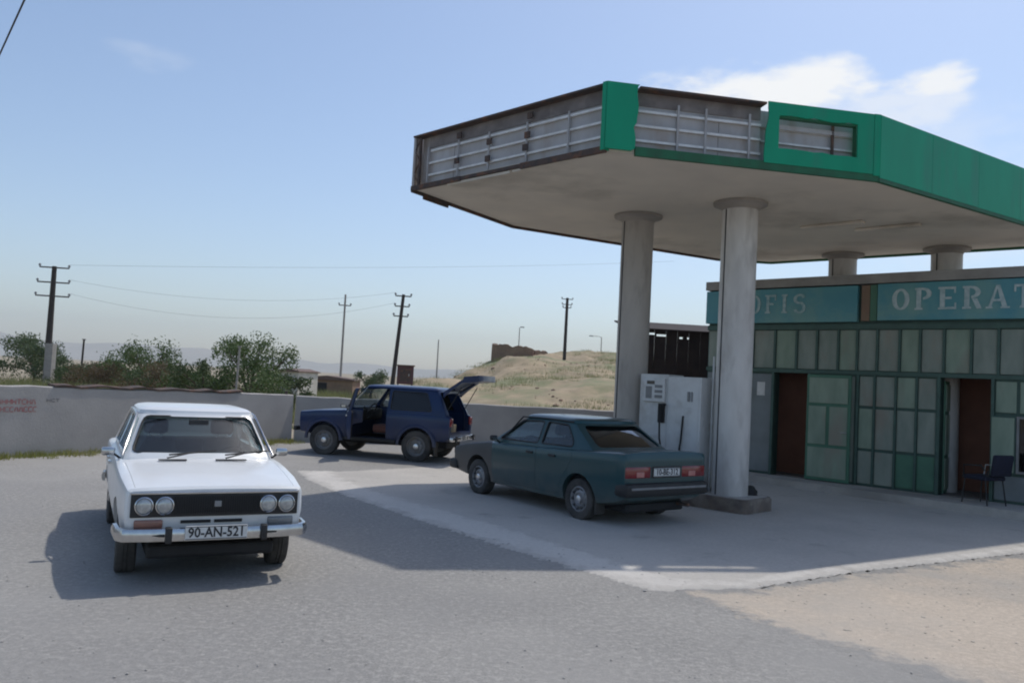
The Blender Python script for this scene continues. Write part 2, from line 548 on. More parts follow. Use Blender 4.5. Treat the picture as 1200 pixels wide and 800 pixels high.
def empty(name, loc=(0, 0, 0), rz=0.0, label=None, cat=None, group=None):
    o = bpy.data.objects.new(name, None)
    COL.objects.link(o)
    o.location = loc
    o.rotation_euler = (0, 0, rz)
    o.empty_display_size = 0.3
    return tag(o, label, cat, group)


def copy_tree(o, parent=None):
    c = o.copy()
    COL.objects.link(c)
    c.parent = parent
    for ch in list(o.children):
        copy_tree(ch, c)
    return c


def BM():
    return bmesh.new()


def box(bm, c, s, mtx=None, bevel=0.0, mi=0):
    """box with centre c and full sizes s"""
    r = bmesh.ops.create_cube(bm, size=1.0)
    vsx = r['verts']
    bmesh.ops.scale(bm, vec=s, verts=vsx)
    if bevel:
        es = list({e for v in vsx for e in v.link_edges})
        b = bmesh.ops.bevel(bm, geom=es, offset=bevel, segments=2, affect='EDGES', profile=0.5)
        vsx = list({v for f in b['faces'] for v in f.verts} | {v for v in vsx if v.is_valid})
    bmesh.ops.translate(bm, vec=c, verts=vsx)
    if mtx is not None:
        bmesh.ops.transform(bm, matrix=mtx, verts=vsx)
    if mi:
        for f in {f for v in vsx for f in v.link_faces}:
            f.material_index = mi
    return vsx


def box2(bm, a, b, bevel=0.0, mtx=None):
    c = [(a[i] + b[i]) / 2 for i in range(3)]
    s = [abs(b[i] - a[i]) for i in range(3)]
    return box(bm, c, s, mtx, bevel)


def tube(bm, pts, r, n=8, r2=None, cap=True):
    pts = [Vector(p) for p in pts]
    rings = []
    k = len(pts)
    for i, p in enumerate(pts):
        d = (pts[min(i + 1, k - 1)] - pts[max(i - 1, 0)]).normalized()
        a = Vector((0, 0, 1)) if abs(d.z) < 0.9 else Vector((1, 0, 0))
        x = d.cross(a).normalized()
        y = d.cross(x)
        rr = r if r2 is None else r + (r2 - r) * i / max(1, k - 1)
        rings.append([bm.verts.new(p + (x * math.cos(t) + y * math.sin(t)) * rr) for t in [2 * math.pi * j / n for j in range(n)]])
    for a, b in zip(rings, rings[1:]):
        for j in range(n):
            bm.faces.new((a[j], a[(j + 1) % n], b[(j + 1) % n], b[j]))
    if cap:
        bm.faces.new(rings[0][::-1])
        bm.faces.new(rings[-1])


def lathe(bm, prof, n=24, axis='Z', c=(0, 0, 0)):
    """prof: list of (radius, height); closed at both ends if radius 0 is not used"""
    rings = []
    c = Vector(c)
    for r, h in prof:
        ring = []
        for j in range(n):
            t = 2 * math.pi * j / n
            a, b = r * math.cos(t), r * math.sin(t)
            p = {'Z': (a, b, h), 'Y': (a, h, b), 'X': (h, a, b)}[axis]
            ring.append(bm.verts.new(c + Vector(p)))
        rings.append(ring)
    for a, b in zip(rings, rings[1:]):
        for j in range(n):
            bm.faces.new((a[j], a[(j + 1) % n], b[(j + 1) % n], b[j]))
    bm.faces.new(rings[0][::-1])
    bm.faces.new(rings[-1])


def prism(poly, axis, lo, hi, mi=0, bm=None):
    """extrude a 2D polygon along an axis; axis Y: poly in (x,z), X: (y,z), Z: (x,y)"""
    own = bm is None
    bm = bm or BM()
    f3 = {'Y': lambda p, h: (p[0], h, p[1]), 'X': lambda p, h: (h, p[0], p[1]), 'Z': lambda p, h: (p[0], p[1], h)}[axis]
    a = [bm.verts.new(f3(p, lo)) for p in poly]
    b = [bm.verts.new(f3(p, hi)) for p in poly]
    fs = [bm.faces.new(a), bm.faces.new(b[::-1])]
    n = len(poly)
    for i in range(n):
        fs.append(bm.faces.new((a[i], b[i], b[(i + 1) % n], a[(i + 1) % n])))
    for f in fs:
        f.material_index = mi
    if own:
        bmesh.ops.recalc_face_normals(bm, faces=bm.faces)
    return bm


def grow(poly, d):
    """offset a polygon outwards by d (d<0 inwards)"""
    n = len(poly)
    area = sum(poly[i][0] * poly[(i + 1) % n][1] - poly[(i + 1) % n][0] * poly[i][1] for i in range(n))
    sg = 1 if area > 0 else -1
    out = []
    for i in range(n):
        p0, p1, p2 = Vector(poly[i - 1]), Vector(poly[i]), Vector(poly[(i + 1) % n])
        e1, e2 = (p1 - p0).normalized(), (p2 - p1).normalized()
        n1, n2 = Vector((e1.y, -e1.x)) * sg, Vector((e2.y, -e2.x)) * sg
        b = n1 + n2
        b = b / max(0.3, 1 + n1.dot(n2))
        out.append(tuple(p1 + b * d))
    return out


def roundpoly(poly, r, seg=3):
    n = len(poly)
    out = []
    for i in range(n):
        p0, p1, p2 = Vector(poly[i - 1]), Vector(poly[i]), Vector(poly[(i + 1) % n])
        a = p1 + (p0 - p1).normalized() * min(r, (p0 - p1).length * .45)
        b = p1 + (p2 - p1).normalized() * min(r, (p2 - p1).length * .45)
        for k in range(seg + 1):
            t = k / seg
            out.append(tuple(a * (1 - t) ** 2 + p1 * 2 * t * (1 - t) + b * t * t))
    return out


def loft(rings, mi=0):
    bm = BM()
    vr = [[bm.verts.new(p) for p in r] for r in rings]
    n = len(rings[0])
    for a, b in zip(vr, vr[1:]):
        for j in range(n):
            bm.faces.new((a[j], a[(j + 1) % n], b[(j + 1) % n], b[j]))
    bm.faces.new(vr[0][::-1])
    bm.faces.new(vr[-1])
    for f in bm.faces:
        f.material_index = mi
    bmesh.ops.recalc_face_normals(bm, faces=bm.faces)
    return bm


def to_mesh(bm):
    me = bpy.data.meshes.new('tmp')
    bm.to_mesh(me)
    bm.free()
    return me


def boolean(a, b, op):
    """a, b: meshes; returns a new mesh"""
    if isinstance(b, bmesh.types.BMesh):
        b = to_mesh(b)
    oa, ob = bpy.data.objects.new('ta', a), bpy.data.objects.new('tb', b)
    COL.objects.link(oa)
    COL.objects.link(ob)
    for me in (a, b):
        while len(me.materials) < 2:
            me.materials.append(None)
    md = oa.modifiers.new('b', 'BOOLEAN')
    md.operation, md.object, md.solver = op, ob, 'MANIFOLD'
    dg = bpy.context.evaluated_depsgraph_get()
    dg.update()
    r = bpy.data.meshes.new_from_object(oa.evaluated_get(dg))
    bpy.data.objects.remove(oa)
    bpy.data.objects.remove(ob)
    return r


def text_mesh(body, size, extrude=0.002, offset=0.0):
    cu = bpy.data.curves.new('txt', 'FONT')
    cu.body, cu.size, cu.extrude, cu.offset = body, size, extrude, offset
    cu.align_x, cu.align_y = 'CENTER', 'CENTER'
    cu.resolution_u = 2
    o = bpy.data.objects.new('txt', cu)
    COL.objects.link(o)
    dg = bpy.context.evaluated_depsgraph_get()
    me = bpy.data.meshes.new_from_object(o.evaluated_get(dg))
    bpy.data.objects.remove(o)
    return me


# ================================================================== SETTING
def sheet(name, pts, z, material, jitter=0.0, step=0.25, skirt=True):
    """flat sheet with an uneven outline"""
    out = []
    n = len(pts)
    for i in range(n):
        a, b = Vector(pts[i]), Vector(pts[(i + 1) % n])
        L = (b - a).length
        k = max(1, int(L / step)) if jitter else 1
        for j in range(k):
            p = a.lerp(b, j / k)
            if jitter:
                q = noise.noise_vector(Vector((p.x * 1.7, p.y * 1.7, z * 50))) + 0.5 * noise.noise_vector(Vector((p.x * 6, p.y * 6, 3)))
                p = p + Vector((q.x, q.y)) * jitter
            out.append(p)
    bm = BM()
    top = [bm.verts.new((p.x, p.y, z)) for p in out]
    low = [bm.verts.new((p.x, p.y, 0.0)) for p in out]
    bm.faces.new(top)
    for i in range(len(out)):
        bm.faces.new((top[i], top[i - 1], low[i - 1], low[i]))
    bmesh.ops.triangulate(bm, faces=bm.faces)
    bmesh.ops.recalc_face_normals(bm, faces=bm.faces)
    for f in bm.faces:
        if f.normal.z < -.5:
            f.normal_flip()
    return tag(obj(name, bm, material, recalc=False), kind='structure')


bm = BM()
bm.faces.new([bm.verts.new(p) for p in ((-4000, -300, 0), (4000, -300, 0), (4000, 5000, 0), (-4000, 5000, 0))])
tag(obj('ground', bm, M_EARTH), kind='structure')
WALL_A, WALL_B, WALL_C = Vector((-13.4, 7.0)), Vector((-5.66, 21.1)), Vector((6.6, 25.6))
sheet('asphalt_yard', [(-40, -30), (40, -30), (40, 16), (16, 24), (6.7, 25.5), (-5.6, 21.0), (-9.0, 14.6), (-13.4, 6.9), (-40, 6.0)], 0.004, M_ASPH)


def patch_sheet(name, pts, z, material, cell=0.12, jitter=0.06):
    """ground patch as a fine grid clipped to an uneven outline; stores each vertex's distance from the edge"""
    P = [Vector(p) for p in pts]
    n = len(P)

    def inside(x, y):
        c = False
        for i in range(n):
            a, b = P[i - 1], P[i]
            if (a.y > y) != (b.y > y) and x < (b.x - a.x) * (y - a.y) / (b.y - a.y) + a.x:
                c = not c
        return c

    def dist(p):
        best = 1e9
        for i in range(n):
            a, b = P[i - 1], P[i]
            ab = b - a
            t = max(0, min(1, (p - a).dot(ab) / ab.length_squared))
            best = min(best, (a + ab * t - p).length)
        return best
    x0, x1 = min(p.x for p in P), max(p.x for p in P)
    y0, y1 = min(p.y for p in P), max(p.y for p in P)
    nx, ny = int((x1 - x0) / cell) + 1, int((y1 - y0) / cell) + 1
    bm = BM()
    lay = bm.verts.layers.float.new('edge')
    grid = {}

    def vert(i, j):
        if (i, j) not in grid:
            x, y = x0 + i * cell, y0 + j * cell
            d = dist(Vector((x, y)))
            if not inside(x, y):
                d = -d
            v = bm.verts.new((x, y, z))
            v[lay] = max(0.0, d)
            grid[(i, j)] = (v, d)
        return grid[(i, j)]
    for i in range(nx):
        for j in range(ny):
            q = [vert(*k) for k in ((i, j), (i + 1, j), (i + 1, j + 1), (i, j + 1))]
            if all(d > -cell for _, d in q) and any(d > 0 for _, d in q):
                bm.faces.new([v for v, _ in q])
    bmesh.ops.delete(bm, geom=[v for v in bm.verts if not v.link_faces], context='VERTS')
    # drop the rim to the sheet below so that no dark gap shows
    for v in bm.verts:
        if v.is_boundary:
            v.co.z = 0.0045
    return tag(obj(name, bm, material, recalc=False), kind='structure')


FC = [(-3.7, 14.6), (-2.3, 12.2), (-0.55, 9.85), (0.05, 9.05), (1.42, 7.52), (2.4, 7.83), (3.85, 8.85), (6.78, 10.55), (10.5, 12.9), (13.5, 16.0), (8.5, 20.5), (4.5, 21.5), (-1, 17.5)]
patch_sheet('forecourt_paving', FC, 0.008, M_FORE, .14)
patch_sheet('paving_edge', [(-3.8, 15.0), (-3.32, 13.86), (-2.4, 12.35), (-0.6, 9.92), (0.02, 9.12), (1.40, 7.52), (2.25, 7.72), (1.5, 8.3), (0.62, 9.6), (0.0, 10.45), (-1.75, 12.6), (-2.75, 14.2), (-3.2, 15.2)], 0.012, M_STRIP, .06)
patch_sheet('paving_border', [(1.6, 7.56), (2.4, 7.80), (3.85, 8.82), (6.78, 10.52), (9.5, 12.2), (9.4, 12.42), (6.68, 10.76), (3.75, 9.08), (2.3, 8.14), (1.8, 8.0)], 0.0145, M_STRIP, .045)
patch_sheet('dirt_verge', [(1.5, 7.62), (2.4, 7.78), (3.9, 8.80), (6.8, 10.48), (10.5, 12.7), (12, 13), (12, 2.5), (6.5, 2.4), (4.0, 4.5), (3.1, 5.35), (2.5, 6.1), (1.95, 6.85)], 0.010, M_DIRT, .09)


# loose stones (nobody could count them): one object per surface
def stones(name, n, place, smin, smax, material):
    r = random.Random(hash(name) % 1000 + 5)
    r.seed(len(name) * 31 + n)
    bm = BM()
    for _ in range(n):
        x, y = place(r)
        s = smin + (smax - smin) * r.random() ** 3
        ret = bmesh.ops.create_icosphere(bm, subdivisions=1, radius=s)
        sc = Vector((r.uniform(.7, 1.3), r.uniform(.7, 1.3), r.uniform(.25, .45)))
        a = r.uniform(0, 6.28)
        for v in ret['verts']:
            c = v.co * (1 + r.uniform(-.22, .22))
            c = Vector((c.x * sc.x, c.y * sc.y, c.z * sc.z))
            v.co = Vector((c.x * math.cos(a) - c.y * math.sin(a) + x, c.x * math.sin(a) + c.y * math.cos(a) + y, c.z + s * .08 + .010))
    return tag(obj(name, bm, material), kind='stuff')


def in_dirt(r):
    while True:
        x, y = r.uniform(1.6, 8), r.uniform(4.2, 10.6)
        if y < 7.4 + (x - 1.6) * 0.59 and y > 7.4 - (x - 1.6) * 1.35:
            return x, y


o = stones('dirt_stones', 1500, in_dirt, 0.003, 0.018, M_STONE)
tag(o, 'pale loose stones scattered over the bare dirt verge', 'stones')


def in_yard(r):
    while True:
        y = 3.6 + r.random() ** 1.6 * 8
        x = r.uniform(-0.75, 0.75) * y
        if not (x > 1.5 and y > 7.4 - (x - 1.6) * 1.35):
            return x, y


o = stones('yard_chippings', 1500, in_yard, 0.002, 0.011, M_STONED)
tag(o, 'grey chippings lying loose on the worn asphalt', 'chippings')


def in_edge(r):
    t = r.random()
    a, b = Vector((-0.6, 9.9)), Vector((2.3, 7.4))
    p = a.lerp(b, t)
    return p.x + r.gauss(0, .25), p.y + r.gauss(0, .25)


o = stones('paving_rubble', 130, in_edge, 0.005, 0.020, M_STONED)
tag(o, 'small grey rubble strewn along the broken paving corner', 'rubble')


# hillside behind the yard wall
def hill_h(x, y):
    def bump(cx, cy, rx, ry, h):
        d = ((x - cx) / rx) ** 2 + ((y - cy) / ry) ** 2
        return h * math.exp(-d * 1.3)
    def ss(a, b, t):
        t = min(1, max(0, (t - a) / (b - a)))
        return t * t * (3 - 2 * t)
    base = 4.7 * ss(42, 96, y) * ss(-10, 5, x + 0.06 * (y - 60)) * (1 - 0.6 * ss(120, 190, y))
    h = base
    h += 0.30 * noise.ridged_multi_fractal(Vector((x * .22, y * .16, 4.0)), 1.0, 2.1, 5, 1.0, 2.0) * min(1, base * .5)
    h += bump(-6.0, 62, 4.5, 6, 1.45) + bump(0.2, 74, 4.0, 5, 1.15) + bump(12, 100, 12, 10, 0.7) + bump(7, 58, 9, 6, .9)
    n = noise.fractal(Vector((x * .10, y * .10, 2.0)), 1.0, 2.0, 5)
    n2 = noise.fractal(Vector((x * .5, y * .5, 9.0)), 1.0, 2.0, 3)
    return max(-0.3, h + (n * .55 + n2 * .16) * min(1, h * .6) - 0.06)


bm = BM()
NX, NY = 230, 170
gv = []
for j in range(NY + 1):
    row = []
    for i in range(NX + 1):
        x, y = -30 + 110 * i / NX, 36 + 150 * (j / NY) ** 1.2
        row.append(bm.verts.new((x, y, hill_h(x, y))))
    gv.append(row)
for j in range(NY):
    for i in range(NX):
        bm.faces.new((gv[j][i], gv[j][i + 1], gv[j + 1][i + 1], gv[j + 1][i]))
tag(obj('hillside', bm, M_HILL, sm=70), kind='structure')

# far hills along the horizon
bm = BM()
prev = None
for i in range(161):
    x = -3600 + 45 * i
    y = 3300 + 250 * math.sin(i * .11)
    h = 26 + 44 * max(0, noise.fractal(Vector((x * .0012, 3, 1)), 1, 2, 4) + .35) + (75 * math.exp(-((x + 2150) / 420) ** 2))
    cur = [bm.verts.new((x, y - 320, -1)), bm.verts.new((x, y - 120, h * .62)), bm.verts.new((x, y, h)), bm.verts.new((x, y + 300, -1))]
    if prev:
        for k in range(3):
            bm.faces.new((prev[k], cur[k], cur[k + 1], prev[k + 1]))
    prev = cur
tag(obj('far_hills', bm, M_FARHILL, sm=80), kind='structure')


# ------------------------------------------------------------------ yard walls
def yard_wall(name, A, B, hA, hB, th, label, seed):
    d = (B - A)
    L = d.length
    root = empty(name, (A.x, A.y, 0), math.atan2(d.y, d.x), label, 'wall')
    n = int(L / .35)
    bm = BM()
    rr = random.Random(seed)
    rows = []
    for i in range(n + 1):
        s = L * i / n
        h = hA + (hB - hA) * i / n + noise.noise(Vector((s * .5, seed, 0))) * .022 + rr.uniform(-.012, .012)
        rows.append([bm.verts.new((s, y, z)) for y, z in ((-th / 2 - .015, -.05), (-th / 2, h - .02), (-th / 2 + .03, h), (th / 2 - .03, h), (th / 2, h - .02), (th / 2 + .015, -.05))])
    for a, b in zip(rows, rows[1:]):
        for k in range(6):
            bm.faces.new((a[k], b[k], b[(k + 1) % 6], a[(k + 1) % 6]))
    bm.faces.new(rows[0])
    bm.faces.new(rows[-1][::-1])
    obj('wall_body', bm, M_WALL, root)
    return root, L


w1, L1 = yard_wall('yard_wall', WALL_A, WALL_B, 1.40, 1.21, 0.2, 'long pale rendered yard wall with red painted scrawl, running up to the rusty posts', 3)
w2, L2 = yard_wall('yard_wall', WALL_B + Vector((.12, .1)), WALL_C, 1.19, 1.12, 0.2, 'low grey boundary wall behind the blue off-roader, below the bare hill', 9)
# joint posts between the two walls
bm = BM()
tube(bm, [(-5.75, 20.95, 0), (-5.72, 20.9, 1.3)], .035, 7)
tag(obj('steel_post', bm, M_RUST), 'thin rusty steel post at the corner of the yard wall', 'post')

# painted scrawl, two rows of red strokes plus a faint grey box
wallm = wmat(w1)
rr = random.Random(4)


def on_wall1(u, v):
    """pixel -> (s, z) on the face of wall 1"""
    A, d = WALL_A, (WALL_B - WALL_A).normalized()
    q = ray(u, v)
    nrm = Vector((d.y, -d.x, 0))
    t = (Vector((A.x, A.y, 0)) - CAM).dot(nrm) / q.dot(nrm)
    p = CAM + q * t
    return (Vector((p.x, p.y)) - A).dot(d), p.z


def strokes(u0, u1, v, h, n, name, material, label):
    s0, z0 = on_wall1(u0, v)
    s1, z1 = on_wall1(u1, v)
    zc = (z0 + z1) / 2
    bm = BM()
    y = -.1185
    w = (s1 - s0) / n
    for i in range(n):
        x = s0 + w * i
        kind = rr.randrange(4)
        def st(ax, az, bx, bz, t=.022):
            a, b = Vector((ax, az)), Vector((bx, bz))
            dd = (b - a).normalized()
            q = Vector((-dd.y, dd.x)) * t / 2
            bm.faces.new([bm.verts.new((p.x, y, p.y)) for p in (a - q, b - q, b + q, a + q)])
        x0, x1, zb, zt = x + w * .12, x + w * .85, zc - h / 2, zc + h / 2
        if kind == 0:
            st(x0, zb, x0, zt); st(x1, zb, x1, zt); st(x0 + .013, zc, x1 - .013, zc)
        elif kind == 1:
            st(x0, zb, (x0 + x1) / 2 - .012, zt); st((x0 + x1) / 2 + .012, zt, x1, zb)
        elif kind == 2:
            st(x0, zb, x0, zt); st(x0 + .013, zt, x1, zt); st(x0 + .013, zb, x1, zb)
        else:
            st((x0 + x1) / 2, zb, (x0 + x1) / 2, zt - .015); st(x0, zt, x1, zt)
    o = obj(name, bm, material, w1)
    o['label'] = label
    return o


strokes(-40, 38, 470, .085, 13, 'painted_scrawl', M_GRAFF, 'upper row of faded red painted letters')
strokes(-40, 39, 479, .085, 14, 'painted_scrawl', M_GRAFF, 'lower row of faded red painted letters')
strokes(50, 66, 468.5, .05, 3, 'painted_scrawl', M_GRAFG, 'faint grey painted mark')

# rusty sheet strip lying along the wall top
bm = BM()
s0, _ = on_wall1(60, 455)
s1, _ = on_wall1(280, 460)
k = 26
prev = None
for i in range(k + 1):
    s = s0 + (s1 - s0) * i / k
    h = 1.40 + (1.21 - 1.40) * s / L1
    z = h + .035 + .02 * math.sin(i * 1.3) + rr.uniform(-.012, .012)
    cur = [bm.verts.new(p) for p in ((s, -.12, z - .035), (s, -.12, z), (s, .12, z + .02), (s, .12, z - .02))]
    if prev:
        for q in range(4):
            bm.faces.new((prev[q], cur[q], cur[(q + 1) % 4], prev[(q + 1) % 4]))
    else:
        bm.faces.new(cur)
    prev = cur
bm.faces.new(prev[::-1])
o = obj('rusty_sheet', bm, M_RUST)
o.matrix_world = wallm
tag(o, 'bent rusty metal strip lying along the top of the yard wall', 'metal strip')


# grass tufts
def tufts(name, spots, hmin, hmax, nb, spread, material, seed, zf=None):
    r = random.Random(seed)
    bm = BM()
    for (x, y) in spots:
        z0 = zf(x, y) if zf else 0.0
        for _ in range(nb):
            a = r.uniform(0, 6.28)
            px, py = x + r.gauss(0, spread), y + r.gauss(0, spread)
            h = r.uniform(hmin, hmax)
            w = h * .022 + .006
            lx, ly = r.gauss(0, .35) * h, r.gauss(0, .35) * h
            ca, sa = math.cos(a) * w, math.sin(a) * w
            bm.faces.new([bm.verts.new(p) for p in ((px - ca, py - sa, z0 - .01), (px + ca, py + sa, z0 - .01), (px + lx, py + ly, z0 + h))])
    return tag(obj(name, bm, material, recalc=False), kind='stuff')


r = random.Random(12)
dW = (WALL_B - WALL_A).normalized()
nW = Vector((dW.y, -dW.x))
sp = []
for _ in range(420):
    s = r.uniform(3, 16.0)
    p = WALL_A + dW * s + nW * (0.16 + abs(r.gauss(0, .22)))
    sp.append((p.x, p.y))
tag(tufts('wall_grass', sp, .04, .15, 16, .07, M_GRASS, 5), 'strip of short dry green grass along the foot of the yard wall', 'grass')
sp = []
for _ in range(1500):
    x, y = r.uniform(-14, 26), 44 + r.random() * 55
    if hill_h(x, y) > .25 and noise.noise(Vector((x * .12, y * .12, 5))) > -0.08:
        sp.append((x, y))
tag(tufts('hill_scrub', sp, .08, .36, 34, .5, M_SCRUB, 6, hill_h), 'dry olive scrub scattered over the bare hillside', 'scrub')


def on_hill(r):
    y = 50 + r.random() * 40
    return r.uniform(-8, 16), y


r = random.Random(21)
bm = BM()
for i in range(260):
    x, y = on_hill(r)
    z = hill_h(x, y)
    if z < .3:
        continue
    s = .05 + .20 * r.random() ** 3
    q = bmesh.ops.create_icosphere(bm, subdivisions=1, radius=s)
    for v in q['verts']:
        v.co = v.co * (1 + r.uniform(-.25, .25))
        v.co.z *= .7
        v.co += Vector((x, y, z))
tag(obj('hill_stones', bm, M_MUD), 'pale and dark stones strewn over the hill slope', 'stones', kind='stuff')


# ================================================================== TREES
def tree(loc, h, rx, material, label, seed, leaves=5200, lobes=9, ls=.13, wispy=0.0, trunk=.11):
    r = random.Random(seed)
    root = empty('bushy_tree', loc, 0, label, 'tree', 'trees behind the yard wall')
    # limbs
    bm = BM()
    tips = []
    th = h * .30
    tube(bm, [(0, 0, -.1), (r.uniform(-.05, .05), r.uniform(-.05, .05), th * .6), (r.uniform(-.12, .12), r.uniform(-.1, .1), th)], trunk, 7, trunk * .7)
    for i in range(lobes):
        a = 2.4 * i + r.uniform(-.4, .4)
        q = rx * math.sqrt((i + .6) / lobes) * r.uniform(.75, 1.0)
        zz = h * (r.uniform(.28, .80) + .14 * (1 - q / rx)) + wispy * r.random() * h * .18
        tip = Vector((math.cos(a) * q, math.sin(a) * q, zz))
        mid = Vector((tip.x * .4, tip.y * .4, th + (zz - th) * .55))
        tube(bm, [(0, 0, th * .75), mid, tip], trunk * .5, 5, trunk * .12)
        tips.append((tip, rx * r.uniform(.30, .52)))
        for _ in range(3):
            sub = tip + Vector((r.gauss(0, .3), r.gauss(0, .3), r.uniform(0, .35))) * rx * .6
            sub.z = min(sub.z, h * 1.0)
            tube(bm, [mid.lerp(tip, .5), sub], trunk * .2, 4, trunk * .08)
            tips.append((sub, rx * r.uniform(.14, .27)))
    obj('trunk', bm, M_BARK, root, sm=60)
    # crown of small leaf faces gathered round the limb tips
    bm = BM()
    tot = sum(s * s for _, s in tips)
    for tip, s in tips:
        k = int(leaves * s * s / tot)
        for _ in range(k):
            d = Vector((r.gauss(0, 1), r.gauss(0, 1), r.gauss(0, .8)))
            d = d.normalized() * s * r.random() ** .45
            p = tip + d + Vector((0, 0, wispy * r.random() ** 4 * h * .16))
            if p.z < h * .10:
                p.z = h * .10 + r.random() * .3
            a = Vector((r.gauss(0, 1), r.gauss(0, 1), r.gauss(0, 1))).normalized()
            b = a.orthogonal().normalized()
            l = ls * r.uniform(.6, 1.3)
            w = l * .42
            bm.faces.new([bm.verts.new(p + a * l * x + b * w * y) for x, y in ((-.5, 0), (0, -.5), (.5, 0), (0, .5))])
    obj('crown', bm, material, root, recalc=False)
    return root


tree((-30.4, 52, 0), 2.75, 2.2, M_LEAF2, 'grey-green bushy tree behind the dark three-armed pole', 1, 6500, 11, .17, wispy=.5)
tree((-26.3, 53, 0), 1.75, 1.5, M_LEAF1, 'low dark bush with a bare stake above it, beside the three-armed pole', 2, 3600, 8, .15)
tree((-20.3, 45, 0), 2.35, 1.9, M_LEAF3, 'wispy green tree with upright shoots behind the middle of the yard wall', 3, 4200, 10, .15, wispy=1.3)
tree((-10.2, 32, 0), 2.75, 1.7, M_LEAF3, 'full rounded green tree beside the thin pale post at the end of the yard wall', 4, 7500, 12, .12, wispy=.4)
tree((-12.6, 33.5, 0), 2.1, 1.3, M_LEAF1, 'smaller dark tree joined to the left flank of the full rounded tree', 5, 4600, 9, .12)
tree((-15.2, 37, 0), 1.75, 1.6, M_LEAF4, 'low rusty-green bush between the wispy tree and the rounded tree', 6, 3600, 9, .13)
tree((-24.0, 49, 0), 1.55, 1.4, M_LEAF3, 'small light green bush left of the wispy tree with upright shoots', 8, 2600, 8, .15)
tree((-18.0, 41, 0), 1.6, 1.5, M_LEAF4, 'reddish dry bush close behind the rusty strip on the wall', 9, 3200, 8, .13)
tree((-9.35, 55, 0), 2.25, 1.15, M_LEAF2, 'lone grey-green bush standing left of the leaning pole', 7, 3200, 8, .14)

r = random.Random(77)
HL = ('low dark shrub at the outer flank of the grey-green bushy tree', 'low grey-green shrub at the foot of the three-armed pole', 'low dark shrub right behind the bare stake', 'low reddish shrub in front of the wispy tree', 'low dark shrub between the reddish dry bush and the rusty-green bush', 'low bright green shrub next to the smaller dark tree', 'low dark shrub between the rounded tree and the cream house')
for i, (x, y, h_, rx_, mm) in enumerate(((-33.0, 50, 1.5, 1.5, M_LEAF1), (-28.3, 50.5, 1.45, 1.5, M_LEAF2), (-25.2, 47, 1.4, 1.3, M_LEAF1), (-22.3, 43.5, 1.5, 1.4, M_LEAF4), (-17.2, 39.5, 1.45, 1.4, M_LEAF1), (-13.9, 35, 1.55, 1.3, M_LEAF3), (-9.0, 33.5, 1.6, 1.0, M_LEAF1))):
    t_ = tree((x, y, 0), h_, rx_, mm, HL[i], 100 + i, 2600, 9, .13, trunk=.06)
    t_.name = 'hedge_shrub'
    t_['category'] = 'shrub'
    t_['group'] = 'hedge shrubs behind the yard wall'

# grass and weeds on the ground behind the wall
r = random.Random(33)
sp = [(-32 + 34 * r.random(), 26 + 32 * r.random()) for _ in range(900)]
sp = [(x, y) for x, y in sp if x < -5.4 - (y - 21) * .12]
tag(tufts('field_weeds', sp, .2, .8, 44, .5, M_SCRUB, 14), 'rough dry weeds on the field behind the yard wall', 'weeds')


# ================================================================== POLES AND WIRES
def util_pole(name, base, top, r0, r1, arms, material, label, lower=None, group=None, cat='pole', dirx=Vector((1, .15, 0))):
    """arms: list of (distance from top, half length)"""
    base, top = Vector(base), Vector(top)
    root = empty(name, base, 0, label, cat, group)
    v = top - base
    bm = BM()
    cut = .33 if lower else 0
    tube(bm, [v * cut - Vector((0, 0, .3 if not lower else 0)), v], r0, 8, r1)
    obj('shaft', bm, material, root, sm=50)
    if lower:
        bm = BM()
        box2(bm, (-r0 * 1.15, -r0 * 1.15, -.3), (r0 * 1.15, r0 * 1.15, v.z * .36))
        bmesh.ops.translate(bm, vec=(r0 * 1.5, -r0 * 1.3, 0), verts=bm.verts)
        o = obj('footing_post', bm, lower, root)
    d = dirx.normalized()
    heads = []
    for dz, hl in arms:
        c = v * (1 - dz / v.length)
        bm = BM()
        a, b = c - d * hl, c + d * hl
        tube(bm, [a, b], .045, 5)
        arm = obj('crossarm', bm, M_POLEW, root)
        for q in (a, b):
            bm = BM()
            lathe(bm, [(.03, 0), (.03, .07), (.07, .08), (.08, .14), (.05, .2), (.02, .22)], 8, 'Z', q)
            obj('insulator', bm, M_GREYPL, arm, sm=50)
            heads.append(base + q + Vector((0, 0, .22)))
    return heads


b1 = at(53.5, 449, 50); t1 = at(63, 312, 50)
H1 = util_pole('power_pole', (b1.x, 50, 0), (t1.x + .05, 50, t1.z), .20, .14, ((.08, .85), (1.0, .92), (1.85, .97)), M_POLEW, 'dark tarred power pole with three crossarms above the yard wall', M_POLEC)
t5 = at(473, 345, 57)
H5 = util_pole('power_pole', (at(458, 452, 57).x, 57, 0), (t5.x, 57, t5.z), .17, .11, ((.12, .55), (.85, .5), (1.55, .5)), M_POLEW, 'dark wooden power pole leaning steeply beside the maroon box')
t8 = at(665, 349, 90)
H8 = util_pole('power_pole', (5.9, 90, hill_h(5.9, 90)), (t8.x, 90, t8.z), .20, .15, ((.15, .62), (.75, .55), (1.1, .45)), M_POLEW, 'upright dark power pole on the crest of the bare hill')
t4 = at(405, 345, 70)
H4 = util_pole('power_pole', (t4.x, 70, 0), (t4.x, 70, t4.z), .11, .08, ((.95, .5),), M_POLEC, 'slender pale pole with one short crossarm near the lone bush')
